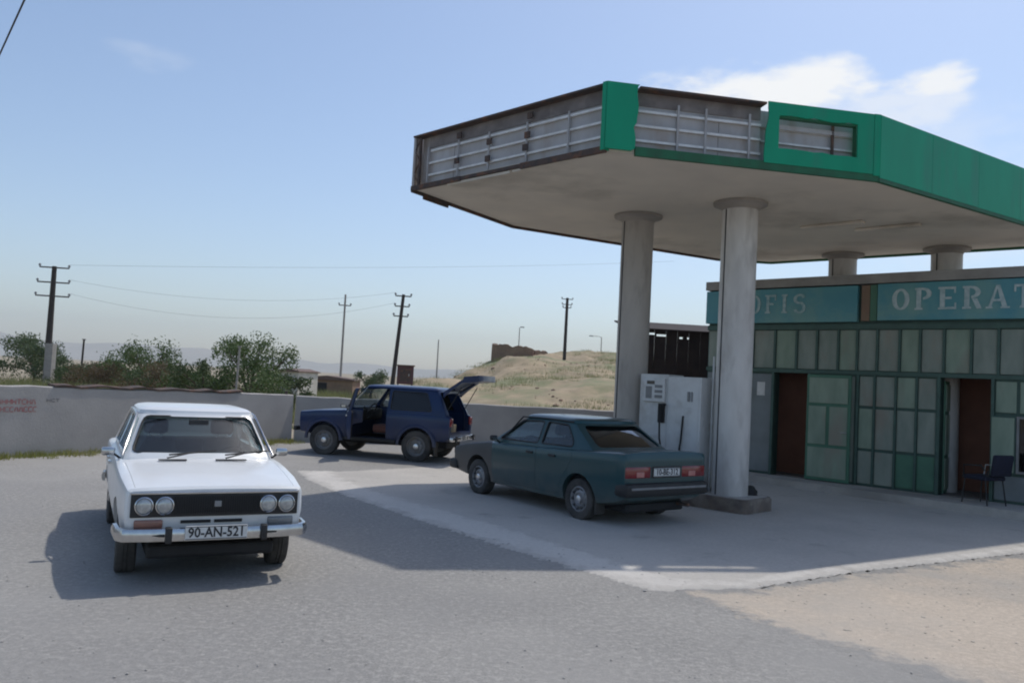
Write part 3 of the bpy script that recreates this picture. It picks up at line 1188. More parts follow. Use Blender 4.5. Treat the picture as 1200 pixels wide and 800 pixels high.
# small posts
for px, pt, pb, Y, rad, lab, mm in ((281, 407, 460, 30, .045, 'thin pale post standing in front of the rounded tree', M_POLEC),
                                  (98.5, 398, 425, 50.5, .07, 'short bare stake rising out of the low dark bush', M_POLEW)):
    p = at(px, pt, Y)
    bm = BM()
    tube(bm, [(p.x - .05, Y, -.2), (p.x, Y, p.z)], rad, 6, rad * .8)
    box2(bm, (p.x - rad * 1.3, Y - rad, p.z), (p.x + rad * 1.3, Y + rad, p.z + .05))
    tag(obj('field_post', bm, mm, sm=40), lab, 'post')


def street_lamp(u, v, Y, base_z, arm, label):
    t = at(u, v, Y)
    root = empty('street_lamp', (t.x, Y, base_z), 0, label, 'street lamp')
    h = t.z - base_z
    bm = BM()
    tube(bm, [(0, 0, -.2), (0, 0, h)], .09, 7, .06)
    obj('mast', bm, M_POLEC, root, sm=50)
    for s in arm:
        bm = BM()
        tube(bm, [(0, 0, h - .05), (s * .5, 0, h + .1), (s * 1.3, 0, h + .12)], .04, 6)
        a = obj('arm', bm, M_POLEC, root, sm=50)
        bm = BM()
        box(bm, (s * 1.55, 0, h + .11), (.6, .26, .14), bevel=.04)
        obj('lamp_head', bm, M_GREYPL, a)


street_lamp(514, 398, 90, hill_h(-8.1, 90), (), 'plain lamp mast with a small knob beyond the left foot of the hill')
street_lamp(609, 384, 118, hill_h(.9, 118), (.25,), 'single pale lamp mast behind the mud ruin on the hill')
street_lamp(705, 395, 120, hill_h(13, 120), (-1,), 'street lamp with a long side arm far behind the hill crest')


def wire(name, a, b, sag, rad, label, material=M_WIRE, n=22):
    a, b = Vector(a), Vector(b)
    pts = [a.lerp(b, i / n) - Vector((0, 0, sag * 4 * (i / n) * (1 - i / n))) for i in range(n + 1)]
    bm = BM()
    tube(bm, pts, rad, 5)
    return tag(obj(name, bm, material, sm=60), label, 'wire', None)


H1 = sorted(H1, key=lambda p: (-round(p.z, 1), p.x))
H5s = sorted(H5, key=lambda p: (-round(p.z, 1), p.x))
wire('overhead_wire', H1[1], at(790, 306, 78), .35, .007, 'topmost overhead wire running level from the three-armed pole towards the canopy', M_WIREF)
wire('overhead_wire', H1[3], H5s[0], .9, .006, 'slack overhead wire from the middle crossarm of the three-armed pole', M_WIREF)
wire('overhead_wire', H1[5], H5s[2], 1.3, .006, 'lowest slack overhead wire from the bottom crossarm of the three-armed pole', M_WIREF)
pa, pb = ground(25, 0, 6.0), ground(0, 55, 6.0)
dd = (pb - pa).normalized()
wire('overhead_wire', pa - dd * 9, pb + dd * 30, .15, .011, 'black cable crossing the sky high over the yard', M_WIRE)

# ================================================================== FAR THINGS
# maroon box on legs
c = at(474, 437, 50)
root = empty('maroon_cabin', (c.x + .05, 50, 0), R(8), 'small maroon sheet-metal cabin on legs beside the leaning pole', 'cabin')
bm = BM(); box2(bm, (-.5, -.45, 1.35), (.5, .45, 2.45), .02)
obj('cabin_body', bm, M_REDBOX, root)
bm = BM(); box2(bm, (-.56, -.52, 2.45), (.56, .52, 2.52))
obj('roof', bm, M_ROOFB, root)
for sx in (-1, 1):
    for sy in (-1, 1):
        bm = BM(); box2(bm, (sx * .42 - .04, sy * .38 - .04, -.1), (sx * .42 + .04, sy * .38 + .04, 1.35))
        obj('leg', bm, M_RUST, root)
bm = BM(); box2(bm, (-.32, -.462, 1.5), (.32, -.45, 2.3))
d_ = obj('door', bm, M_RUST, root)
bm = BM(); box2(bm, (.2, -.49, 1.85), (.24, -.465, 1.98))
obj('handle', bm, M_STEEL, d_)

# cream house behind the rounded tree
c = at(350, 445, 46)
root = empty('cream_house', (c.x - .35, 46, 0), R(-12), 'little cream plastered house beside the rounded tree', 'house')
bm = BM(); box2(bm, (-.9, 0, -.1), (.35, 2.5, 1.75)); obj('wall', bm, M_HOUSE, root)
bm = BM(); prism([(-1.0, 1.75), (.45, 1.75), (.45, 1.80), (-.25, 1.95), (-1.0, 1.80)], 'Y', -.15, 2.65, bm=bm); obj('roof', bm, M_ROOFB, root)
bm = BM(); box2(bm, (-.25, -.03, .95), (.1, -.004, 1.4)); wdw = obj('window', bm, M_LCD, root)
bm = BM()
for a, b in (((-.31, -.05, .90), (-.25, -.006, 1.45)), ((.10, -.05, .90), (.16, -.006, 1.45)), ((-.25, -.05, 1.4), (.10, -.006, 1.45)), ((-.25, -.05, .90), (.10, -.006, .95))):
    box2(bm, a, b)
obj('frame', bm, M_PAPER, wdw)
# long brown shed
a = at(368, 446, 60); b_ = at(405, 446, 60)
root = empty('brown_shed', ((a.x + b_.x) / 2, 60, 0), 0, 'long low mud-walled shed with a brown roof left of the leaning pole', 'shed')
bm = BM(); box2(bm, (-1.8, 0, -.1), (1.7, 3, 1.25)); obj('wall', bm, M_MUD, root)
bm = BM(); prism([(-1.95, 1.26), (1.85, 1.26), (1.85, 1.36), (-.2, 1.58), (-1.95, 1.40)], 'Y', -.2, 3.2, bm=bm); obj('roof', bm, M_ROOFB, root)
bm = BM(); box2(bm, (-.9, -.03, -.05), (-.2, -.004, 1.05)); obj('door', bm, M_BLACK, root)

# mud-brick ruin on the hill: broken wall pieces standing together
root = empty('mud_ruin', (0.4, 95, hill_h(.4, 95)), R(-6), 'crumbling brown mud-brick ruin on top of the hill', 'ruin')
rz = random.Random(8)


def ruin_wall(x0, y0, x1, y1, h, th, name, material):
    bm = BM()
    d = Vector((x1 - x0, y1 - y0)); L = d.length; d.normalize(); nn = Vector((-d.y, d.x)) * th / 2
    k = max(5, int(L / .3)); rows = []
    for i in range(k + 1):
        s = i / k
        p = Vector((x0, y0)) + d * L * s
        hh = h * (.82 + .25 * noise.noise(Vector((s * 5, x0, y0))) + rz.uniform(-.07, .07)) * (1 - .35 * max(0, s - .8) / .2)
        rows.append([bm.verts.new(v) for v in ((p.x - nn.x, p.y - nn.y, -1.2), (p.x - nn.x * .8, p.y - nn.y * .8, hh), (p.x + nn.x * .8, p.y + nn.y * .8, hh + rz.uniform(-.06, .06)), (p.x + nn.x, p.y + nn.y, -1.2))])
    for a, b in zip(rows, rows[1:]):
        for q in range(4):
            bm.faces.new((a[q], b[q], b[(q + 1) % 4], a[(q + 1) % 4]))
    bm.faces.new(rows[0]); bm.faces.new(rows[-1][::-1])
    return obj(name, bm, material, root)


ruin_wall(-2.7, 0, 2.2, -.2, 1.55, .6, 'front_wall', M_MUD)
ruin_wall(-2.6, .4, -2.2, 4, 1.5, .5, 'side_wall', M_MUD)
ruin_wall(2.1, .2, 3.6, 2.6, 1.0, .6, 'side_wall', M_MUD)
ruin_wall(-2.2, 4, 2.9, 3.4, 1.35, .5, 'rear_wall', M_MUD)

# ================================================================== FUEL STATION CANOPY
ZS, ZT = 4.94, 5.84
PA, PB, PC, PD, PG, PF, PE = [Vector(p) for p in ((-1.82, 13.36), (1.08, 10.49), (5.02, 11.23), (10.55, 14.78), (5.95, 18.85), (4.69, 18.78), (-0.12, 16.08))]
POLY = [PA, PB, PC, PD, PG, PF, PE]
CROOT = empty('station_canopy', (2.9, 13.8, 0), 0, 'fuel station canopy with green fascia, partly stripped, on round grey columns', 'canopy')


def cobj(name, bm, material, sm=None, parent=CROOT):
    return obj(name, bm, material, parent, world=True, sm=sm)


inner = grow([tuple(p) for p in POLY], -0.06)
bm = prism(inner, 'Z', ZS, ZS + .08)
cobj('soffit', bm, M_SOFF)
bm = prism(grow([tuple(p) for p in POLY], -0.16), 'Z', ZT - .30, ZT - .24)
cobj('roof_deck', bm, M_BACK)


def wob(x, k):
    return noise.noise(Vector((x * 4.0, k, .5)))


class Edge:
    def __init__(s, P, Q):
        s.P, s.d, s.L = P, (Q - P).normalized(), (Q - P).length
        s.n = Vector((s.d.y, -s.d.x))

    def box(s, bm, s0, s1, z0, z1, d0, d1):
        vsx = []
        for z in (z0, z1):
            for q, e in ((s0, d0), (s1, d0), (s1, d1), (s0, d1)):
                p = s.P + s.d * q + s.n * e
                vsx.append(bm.verts.new((p.x, p.y, z)))
        a = vsx
        for f in ((0, 1, 2, 3), (4, 5, 6, 7), (0, 1, 5, 4), (1, 2, 6, 5), (2, 3, 7, 6), (3, 0, 4, 7)):
            bm.faces.new([a[i] for i in f])

    def poly(s, bm, pts, d0, d1):
        def P(q, z, e):
            p = s.P + s.d * q + s.n * e
            return bm.verts.new((p.x, p.y, z))
        a = [P(q, z, d0) for q, z in pts]
        b = [P(q, z, d1) for q, z in pts]
        bm.faces.new(a)
        bm.faces.new(b[::-1])
        for i in range(len(pts)):
            bm.faces.new((a[i - 1], b[i - 1], b[i], a[i]))

    def pix(s, u, v):
        q = ray(u, v)
        n = Vector((s.n.x, s.n.y, 0))
        p = CAM + q * ((Vector((s.P.x, s.P.y, 0)) - CAM).dot(n) / q.dot(n))
        return (Vector((p.x, p.y)) - s.P).dot(s.d), p.z


EAB, EBC, ECD = Edge(PA, PB), Edge(PB, PC), Edge(PC, PD)
BACKS = [Edge(PD, PG), Edge(PG, PF), Edge(PF, PE), Edge(PE, PA)]


def eb(name, e, material, parent=CROOT, *args):
    bm = BM()
    for a in args:
        e.box(bm, *a)
    return cobj(name, bm, material, parent=parent)


# --- AB: stripped side, backing sheets, rails, brackets, dark rim
nseg = 5
for i in range(nseg):
    g = EAB.L / nseg
    eb('backing_sheet', EAB, M_BACK, CROOT, (i * g + .006 + .08, (i + 1) * g - .006 - (.06 if i == nseg - 1 else -.08 if i < nseg - 1 else 0), ZS + .06, ZT - .015, -.17, -.15))
eb('recess_shade_sheet', EAB, M_RECSHADE, CROOT, (.28, EAB.L - .08, 5.62, ZT - .03, -.149, -.135))  # added dark plate, the shade below the top rim as a sheet
for k, z in enumerate((5.16, 5.36, 5.56)):
    lo = .35 if k == 2 else .30
    eb('rail', EAB, M_RAIL, CROOT, (lo, EAB.L - .03, z - .016, z + .016, -.145, -.105))
for s_ in (.30, 1.05, 1.75, 2.55, 3.35):
    eb('bracket', EAB, M_BACK, CROOT, (s_ - .012, s_ + .012, ZS + .10, 5.62, -.105, -.085))
for s_, z in ((1.05, 5.28), (1.78, 5.46), (1.76, 5.2), (2.58, 5.42), (2.55, 5.24), (1.08, 5.68), (2.62, 5.70)):
    eb('clamp', EAB, M_RUST, CROOT, (s_ - .05, s_ + .05, z - .045, z + .045, -.084, -.06))
eb('top_rim', EAB, M_RUST, CROOT, (0, EAB.L - .01, ZT - .028, ZT, -.16, 0))
eb('bottom_rim', EAB, M_RUST, CROOT, (0, EAB.L * .30, ZS - .02, ZS + .055, -.06, 0), (EAB.L * .30, EAB.L * .62, ZS - .0, ZS + .05, -.06, -.012), (EAB.L * .62, EAB.L - .01, ZS - .03, ZS + .055, -.06, 0))
# torn strip hanging under the edge
eb('torn_strip', EAB, M_SOFF, CROOT, (.9, 2.3, ZS - .05, ZS - .012, -.055, -.03), (2.35, 3.6, ZS - .04, ZS - .012, -.055, -.035))
# open lattice at corner A
bm = BM()
for q in (0.02, .16):
    EAB.box(bm, q - .02, q + .02, ZS + .06, ZT - .055, -.06, -.02)
zz = ZS + .08
for i in range(4):
    za, zb = ZS + .08 + i * .19, ZS + .08 + (i + 1) * .19
    p0 = PA + EAB.d * (.03 if i % 2 else .15) - EAB.n * .04
    p1 = PA + EAB.d * (.15 if i % 2 else .03) - EAB.n * .04
    tube(bm, [(p0.x, p0.y, za), (p1.x, p1.y, zb)], .012, 5)
cobj('corner_lattice', bm, M_RUST)

# --- BC: green post, stripped part, green panel with a cut opening
s1 = EBC.pix(747, 130)[0]
s2 = EBC.pix(898, 150)[0]
o0, o1 = EBC.pix(913, 150)[0], EBC.pix(1005, 160)[0]
L = EBC.L
bm = BM()
pts = [(-.004, ZS + .02), (s1 - .06, ZS + .02)]
for k in range(13):
    z = ZS + .05 + (ZT - ZS - .06) * k / 12
    pts.append((s1 + .05 * wob(z, 1.0) - (.05 if k < 5 else 0), z))
pts += [(s1 + .02, ZT + .012), (-.004, ZT + .012)]
EBC.poly(bm, pts, -.03, .012)
cobj('green_post', bm, M_GREEN)
eb('green_post', EAB, M_GREEN, CROOT, (EAB.L - .07, EAB.L - .004, ZS + .0, ZT + .012, -.10, .011))
n2 = 3
for i in range(n2):
    g = (s2 - s1) / n2
    eb('backing_sheet', EBC, M_BACK, CROOT, (s1 + i * g + .004, s1 + (i + 1) * g - .004, ZS + .09, ZT - .015, -.19, -.171))
eb('recess_shade_sheet', EBC, M_RECSHADE, CROOT, (s1 + .06, s2 - .01, 5.63, ZT - .032, -.169, -.155))  # same added plate on this side, shade of the recess as colour
for z in (5.15, 5.35, 5.55):
    eb('rail', EBC, M_RAIL, CROOT, (s1, s2 - .01, z - .016, z + .016, -.165, -.125))
for s_ in (s1 + .62, s1 + 1.02, s1 + 1.66):
    eb('bracket', EBC, M_BACK, CROOT, (s_ - .014, s_ + .014, ZS + .09, ZT - .16, -.125, -.105))
eb('top_rim', EBC, M_RUST, CROOT, (s1 + .03, s2, ZT - .03, ZT, -.17, 0))
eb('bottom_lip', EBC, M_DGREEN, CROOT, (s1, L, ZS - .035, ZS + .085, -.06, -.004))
# green panel with an irregular cut-out: four pieces around the opening
zo0, zo1 = EBC.pix(958, 179)[1], EBC.pix(958, 140)[1]
zb_, zt_ = ZS + .06, ZT + .012
L_ = L - .10
ntk = 9
lefte = [(s2 + .045 * wob(z, 2.0), z) for z in [zb_ + (zt_ - zb_) * k / ntk for k in range(ntk + 1)]]
bot = [(o0 + (o1 - o0) * k / ntk, zo0 + .03 * wob(k * .4, 3.0)) for k in range(ntk + 1)]
top_ = [(o0 + (o1 - o0) * k / ntk, zo1 + .03 * wob(k * .4, 4.0)) for k in range(ntk + 1)]
bm = BM()
EBC.poly(bm, lefte + [(o0, zt_), top_[0], bot[0], (o0, zb_)], -.016, .004)
EBC.poly(bm, [(o0, zb_)] + bot + [(o1, zb_)], -.016, .004)
EBC.poly(bm, [(o0, zt_)] + top_ + [(o1, zt_)], -.016, .004)
EBC.poly(bm, [(o1, zb_), bot[-1], top_[-1], (o1, zt_), (L_, zt_), (L_, zb_)], -.016, .004)
bmesh.ops.remove_doubles(bm, verts=bm.verts, dist=.0005)
cobj('green_panel', bm, M_GREEN)
eb('opening_frame', EBC, M_DGREEN, CROOT, (o0, o0 + .012, zo0, zo1, -.10, -.021), (o1 - .012, o1, zo0, zo1, -.10, -.021), (o0 + .012, o1 - .012, zo1 - .03, zo1, -.10, -.021))
eb('backing_sheet', EBC, M_BACK, CROOT, (s2 + .02, L - .2, ZS + .09, ZT - .05, -.24, -.22))
for z in (5.35, 5.55):
    eb('rail', EBC, M_RAIL, CROOT, (s2 + .02, L - .2, z - .014, z + .014, -.215, -.18))
eb('bracket', EBC, M_RUST, CROOT, (o1 - .30, o1 - .26, ZS + .09, ZT - .1, -.178, -.16))
eb('green_panel', EBC, M_GREEN, CROOT, (L - .094, L + .004, ZS + .04, ZT + .016, -.03, .008))
# --- CD: long green panels
n3 = 5
for i in range(n3):
    g = ECD.L / n3
    eb('green_panel', ECD, M_GREEN, CROOT, (i * g + (.012 if i == 0 else .003), (i + 1) * g - .003, ZS + .02, ZT + .012, -.03, .006))
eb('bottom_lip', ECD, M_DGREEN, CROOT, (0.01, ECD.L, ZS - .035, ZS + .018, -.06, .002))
# hidden back sides
for e in BACKS:
    eb('back_panel', e, M_BACK, CROOT, (.01, e.L - .01, ZS + .02, ZT, -.05, -.01))
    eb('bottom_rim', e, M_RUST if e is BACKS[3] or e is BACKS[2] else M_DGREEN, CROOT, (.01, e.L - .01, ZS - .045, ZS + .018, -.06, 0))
# torn bit at the far-left rim
eb('torn_strip', BACKS[3], M_RUST, CROOT, (2.2, 2.9, ZS - .10, ZS - .047, -.05, -.02))


def column(x, y, z0, name='column', material=None):
    bm = BM()
    n = 28
    lathe(bm, [(.285, z0), (.285, ZS - .02)], n, 'Z', (x, y, 0))
    c = cobj(name, bm, material or M_COLUMN, sm=40)
    bm = BM()
    lathe(bm, [(.289, ZS - .13), (.305, ZS - .09), (.36, ZS - .06), (.43, ZS - .045), (.43, ZS - .004)], n, 'Z', (x, y, 0))
    obj('capital', bm, M_CAPITAL, c, sm=50).data.transform(wmat(c).inverted())
    # vertical seam of the cladding
    a = R(205)
    bm = BM()
    px, py = x + .287 * math.cos(a), y + .287 * math.sin(a)
    mt = Matrix.Translation((px, py, 0)) @ Matrix.Rotation(a, 4, 'Z')
    box2(bm, (-.004, -.012, z0), (.004, .012, ZS - .135), 0, mt)
    obj('seam', bm, M_SEAM, c).data.transform(wmat(c).inverted())
    return c


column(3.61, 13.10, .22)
column(2.16, 14.49, .22, material=M_COLUMN_SHADED)['label'] = 'round column coloured darker for its weaker light'
column(7.01, 17.30, 0)
column(8.56, 16.02, 0)
# two slim light fittings on the soffit
for u, v in ((1040, 265), (975, 262)):
    p = ground(u, v, ZS)
    bm = BM()
    mt = Matrix.Translation((p.x, p.y, ZS - .03)) @ Matrix.Rotation(R(-44), 4, 'Z')
    box(bm, (0, 0, 0), (1.1, .16, .05), mt, bevel=.012)
    cobj('lamp_fitting', bm, M_SOFF)

# ------------------------------------------------------------------ pump island
AXI = Vector((.722, -.692)); PER = Vector((-.692, -.722))
ic = Vector((2.98, 13.72))
ANG = math.atan2(AXI.y, AXI.x)
root = empty('pump_island', (ic.x, ic.y, 0), ANG, 'stained brown concrete kerb island under the round columns', 'island')
bm = BM()
out = roundpoly([(-2.1, -.48), (1.42, -.48), (1.42, .48), (-2.1, .48)], .16, 4)
prism(out, 'Z', -.02, .22, bm=bm)
es = [e for e in bm.edges if all(abs(v.co.z - .22) < 1e-4 for v in e.verts)]
bmesh.ops.bevel(bm, geom=es, offset=.03, segments=2, affect='EDGES')
obj('island_block', bm, M_ISLAND, root, sm=40)
bm = BM()
prism(grow(out, -.07), 'Z', .216, .226, bm=bm)
obj('top_slab', bm, M_CONC, root)
# black rubber lump lying on the island
bm = BM()
q = bmesh.ops.create_icosphere(bm, subdivisions=3, radius=1)
for v in bm.verts:
    n = noise.fractal(v.co * 1.8, 1, 2, 4)
    v.co = v.co * (1 + .25 * n)
    v.co = Vector((v.co.x * .19, v.co.y * .14, max(-.02, v.co.z * .13)))
p = ground(873, 579, .226)
o = obj('rubbish_bag', bm, M_BLACK, sm=60)
o.location = (p.x + .02, p.y + .02, .246)
tag(o, 'crumpled black bag lying at the foot of the front column', 'bag')

# ------------------------------------------------------------------ fuel dispenser
dc = Vector((2.86, 13.80))
D = empty('fuel_dispenser', (dc.x, dc.y, .226), ANG, 'white fuel dispenser with display panel between the two front columns', 'fuel dispenser')


def dbox(name, material, *bx, parent=D, bevel=.006, sm=None):
    bm = BM()
    for a, b in bx:
        box2(bm, a, b, bevel)
    return obj(name, bm, material, parent, sm=sm)


# local: x along the island, -y faces the yard
dbox('cabinet', M_WHITE, ((-.60, -.24, 0), (-.045, .24, 1.87)))
dbox('side_cabinet', M_WHITE, ((-.035, -.255, 0), (.60, .255, 1.84)))
hd = dbox('display_head', M_WHITE, ((-.50, -.29, 1.40), (-.08, -.242, 1.80)), bevel=.015)
dbox('screen', M_LCD, ((-.43, -.298, 1.70), (-.28, -.2905, 1.755)), parent=hd, bevel=0)
for k in range(3):
    dbox('screen', M_GREYPL, ((-.27, -.297, 1.47 + k * .085), (-.12, -.2905, 1.52 + k * .085)), parent=hd, bevel=0)
dbox('keypad', M_GREYPL, ((-.45, -.297, 1.46), (-.33, -.2905, 1.66)), parent=hd, bevel=0)
hol = dbox('nozzle_holster', M_BLACK, ((-.20, -.285, 1.06), (-.08, -.242, 1.38)))
bm = BM()
tube(bm, [(-.13, -.33, 1.12), (-.13, -.33, 1.30), (-.10, -.36, 1.36), (.0, -.36, 1.37)], .022, 8)
obj('nozzle', bm, M_BLACK, D, sm=50)
bm = BM()
tube(bm, [(-.13, -.33, 1.13), (-.09, -.37, .8), (.02, -.36, .35), (.12, -.33, .18), (.22, -.30, .35), (.27, -.285, .8), (.29, -.275, 1.2)], .016, 7)
obj('hose', bm, M_BLACK, D, sm=60)
dbox('door_panel', M_WHITE, ((.02, -.262, .08), (.56, -.256, 1.76)), bevel=.002)
dbox('door_handle', M_GREYPL, ((.36, -.285, 1.44), (.40, -.2625, 1.60)), ((.43, -.285, 1.44), (.45, -.2625, 1.60)))
dbox('plinth', M_GREYPL, ((-.63, -.28, 0), (.63, .28, .05)))
dbox('corner_pipe', M_WHITE, ((.66, -.03, 0), (.69, .0, 2.2)))

# ------------------------------------------------------------------ dark shed behind the dispenser
S = empty('dark_shed', (4.35, 20.9, 0), R(4), 'dark open-fronted board shed with gaps of daylight under its roof', 'shed')


def sbox(name, material, *bx, parent=S):
    bm = BM()
    for a, b in bx:
        box2(bm, a, b)
    return obj(name, bm, material, parent)


zt = 3.40
for i in range(9):
    x0 = -1.25 + i * .29
    sbox('board', M_SHED, ((x0 + .003, 1.6, 0), (x0 + .287, 1.64, 2.6 + .03 * (i % 2))))
for x in (-1.3, 1.38):
    sbox('side_wall', M_SHED, ((x - .02, 0.02, 0), (x + .02, 1.66, zt - .06)))
for x in (-1.26, .1, 1.34):
    sbox('post', M_SHED, ((x - .05, -.06, 0), (x + .05, .015, zt - .06)))
for i in range(9):
    x0 = -1.31 + i * .30
    hole = {1: zt - .17, 2: zt - .20, 4: zt - .24}.get(i)
    if hole is None:
        sbox('front_board', M_SHED, ((x0 + .004, -.09, 1.7), (x0 + .296, -.065, zt - .05)))
    else:
        sbox('front_board', M_SHED, ((x0 + .004, -.09, 1.7), (x0 + .296, -.065, hole)))
        sbox('front_board', M_SHED, ((x0 + .004, -.09, hole + .05), (x0 + .296, -.065, zt - .05)), ((x0 + .004, -.09, hole + .0), (x0 + .05, -.065, hole + .05)))
bm = BM(); prism([(-.2, zt - .02), (1.8, zt + .30), (1.8, zt + .26), (-.2, zt - .06)], 'X', -1.4, 1.5, bm=bm)
obj('roof', bm, M_SHED, S)

# ================================================================== STATION BUILDING
BD = Vector((.72537, -.68835))
FB = Vector((5.0318, 18.0679))
BROOT = empty('station_building', (FB.x, FB.y, 0), math.atan2(BD.y, BD.x), 'low station office with green panelled front and faded teal signs', 'building')
# local: x = along the front, +y = into the building


def bbox(name, material, *bx, parent=BROOT, bevel=0.0):
    bm = BM()
    for a, b in bx:
        box2(bm, a, b, bevel)
    return obj(name, bm, material, parent)


S0, S1, DEP = -.75, 8.2, 5.2
d1a, d1b, d2a, d2b = .89, 1.65, 4.18, 5.02
# front wall pieces round the two openings (behind the panels)
bbox('front_wall', M_FRAME, ((S0, .05, .15), (d1a, .25, 2.34)), ((d1b, .05, .15), (d2a, .25, 2.34)), ((d2b, .05, .15), (S1, .25, 2.34)), ((S0, .05, 2.34), (S1, .25, 4.15)))
bbox('side_wall', M_PANELB, ((S0, .252, .15), (S0 + .2, DEP, 4.1)))
bbox('side_wall', M_PANELB, ((S1 - .2, .252, .15), (S1, DEP, 4.1)))
bbox('rear_wall', M_PANELB, ((S0 + .202, DEP - .2, .15), (S1 - .202, DEP, 4.1)))
bbox('roof', M_CAP, ((S0 + .203, .252, 3.86), (S1 - .203, DEP - .203, 3.98)))
bbox('parapet', M_CAP, ((S0 - .04, -.10, 4.16), (S1 + .04, .30, 4.35)))
bbox('floor', M_ROOMGREY, ((S0 + .203, .253, .12), (S1 - .203, DEP - .203, .152)))
bbox('partition', M_DARKIN, ((2.0, .255, .155), (2.1, DEP - .21, 3.85)))
bbox('inner_wall', M_DARKIN, ((S0 + .21, .85, .155), (1.98, .93, 3.85)))
bbox('inner_wall', M_DARKIN, ((2.12, 1.5, .155), (S1 - .21, 1.58, 3.85)))
bbox('ceiling', M_ROOMGREY, ((S0 + .21, .26, 2.75), (1.99, 1.34, 2.8)), ((2.11, .26, 2.75), (S1 - .22, 2.29, 2.8)))
# raised walkway in front
bm = BM()
out = [(S0 - .6, .04), (S0 - .6, -.55), (2.0, -.72), (4.6, -.95), (S1 + .8, -1.25), (S1 + .8, .04)]
prism(out, 'Z', .0, .148, bm=bm)
obj('walkway_step', bm, M_CONC, BROOT)

VS = [-.75, -.2, .37, .88, 1.36, 1.80, 2.24, 2.62, 3.01, 3.43, 3.80, 4.22, 4.68, 5.12, 5.55, 6.0, 6.45, 6.9, 7.35, 7.8, 8.2]


def panel(x0, x1, z0, z1, material=M_PANEL, name='panel', y=.02, g=.028):
    bm = BM()
    box2(bm, (x0 + g, y, z0 + g), (x1 - g, .0495, z1 - g), .008)
    return obj(name, bm, material, BROOT)


for a, b in zip(VS, VS[1:]):
    panel(a, b, 2.40, 3.27, random.choice((M_PANEL, M_PANEL, M_PANEL2)))
for v in VS[1:-1]:
    bbox('mullion', M_FRAME, ((v - .022, -.012, 2.42), (v + .022, .0185, 3.25)))
bbox('frame_rail', M_FRAME, ((S0, -.02, 3.255), (S1, .0485, 3.36)))
bbox('frame_rail', M_FRAME, ((S0, -.018, 2.34), (S1, .048, 2.415)))
# left of the office door
for a, b in ((-.75, -.4), (-.4, -.05), (-.05, .30), (.30, .85)):
    panel(a, b, .17, 2.33, M_PANELB)
bbox('notice', M_PAPER, ((.50, .010, 1.83), (.68, .0185, 2.12)))
bbox('meter_box', M_BLACK, ((.10, -.06, 1.75), (.32, .018, 2.18)), bevel=.01)
# panels between the doors
for a, b in ((1.70, 2.15), (2.15, 2.62)):
    panel(a, b, .17, 2.33, M_PANEL)
C2 = [2.66, 2.98, 3.38, 3.76, 4.13]
for i in range(4):
    panel(C2[i], C2[i + 1], 1.70, 2.34, (M_PANEL, M_PANEL, M_PANEL2, M_PANEL)[i])
    panel(C2[i], C2[i + 1], .86, 1.70, (M_PANEL2, M_PANEL, M_PANEL, M_PANEL)[i])
    panel(C2[i], C2[i + 1], .17, .86, (M_PANEL, M_PANEL, M_PANELG, M_PANELG)[i])
for v in C2:
    bbox('mullion', M_FRAME, ((v - .02, -.01, .17), (v + .02, .0185, 2.335)))
# right of the second door
panel(5.06, 5.44, 1.72, 2.33, M_PANEL2)
panel(5.44, 6.1, 1.72, 2.33, M_PANEL2)
panel(5.06, 6.1, .17, .66, M_PANELB)
for a, b in ((6.1, 6.6), (6.6, 7.1), (7.1, 7.6), (7.6, 8.2)):
    panel(a, b, .17, 2.33, M_PANEL)
sh = bbox('shutter', M_PANEL2, ((5.05, -.07, .70), (5.40, -.035, 1.66)), bevel=.005)
bbox('shutter_frame', M_FRAME, ((5.03, -.034, .67), (5.42, -.0, 1.69)), parent=sh)
wd = bbox('window', M_GLASSD, ((5.46, .01, .72), (6.06, .02, 1.66)))
bbox('window_frame', M_GREYPL, ((5.43, -.03, .69), (5.47, .045, 1.69)), ((6.04, -.03, .69), (6.08, .045, 1.69)), ((5.471, -.03, 1.65), (6.039, .045, 1.69)), ((5.471, -.03, .69), (6.039, .045, .73)), parent=wd)
# door frames
for a, b in ((d1a, d1b), (d2a, d2b)):
    bbox('door_frame', M_FRAME, ((a - .05, -.022, .15), (a, .26, 2.345)), ((b, -.022, .15), (b + .05, .26, 2.345)))


# office door leaf folded back against the front
def leaf(name, x0, x1, z0, z1, y):
    o = bbox(name, M_PANELG, ((x0, y, z0), (x1, y + .045, z1)), bevel=.006)
    w = x1 - x0
    for (a, b, c, d) in ((.06, .94, .73, .97), (.06, .46, .34, .70), (.54, .94, .34, .70), (.06, .94, .03, .31)):
        bm = BM()
        box2(bm, (x0 + w * a, y - .018, z0 + (z1 - z0) * c), (x0 + w * b, y - .001, z0 + (z1 - z0) * d), .006)
        obj('door_panel', bm, M_PANEL2, o)
    bm = BM()
    tube(bm, [(x1 - .07, y - .001, z0 + 1.0), (x1 - .07, y - .06, z0 + 1.0), (x1 - .17, y - .06, z0 + 1.0)], .011, 7)
    obj('handle', bm, M_STEEL, o, sm=60)
    return o


leaf('door', 1.66, 2.56, .165, 2.32, -.085)
# dim leaf of the second door standing inside
lf = leaf('door', 0, .8, .165, 2.28, 0)
lf.location = (d2a + .02, .24, 0)
lf.rotation_euler = (0, 0, R(97))

# ----- signs
sb1 = bbox('sign_board', M_SIGN, ((S0 - .02, -.09, 3.40), (2.63, .0485, 4.13)), bevel=.01)
sb1['label'] = 'faded teal sign board with worn serif letters'
sb2 = bbox('sign_board', M_SIGN, ((3.02, -.09, 3.42), (7.6, .0485, 4.14)), bevel=.01)
sb2['label'] = 'teal sign board with clear pale serif letters'
bbox('sign_spacer', M_MUD, ((2.70, -.05, 3.42), (2.86, .0485, 4.13)))
bbox('sign_spacer', M_PANELG, ((2.87, -.052, 3.42), (3.0, .0485, 4.13)))

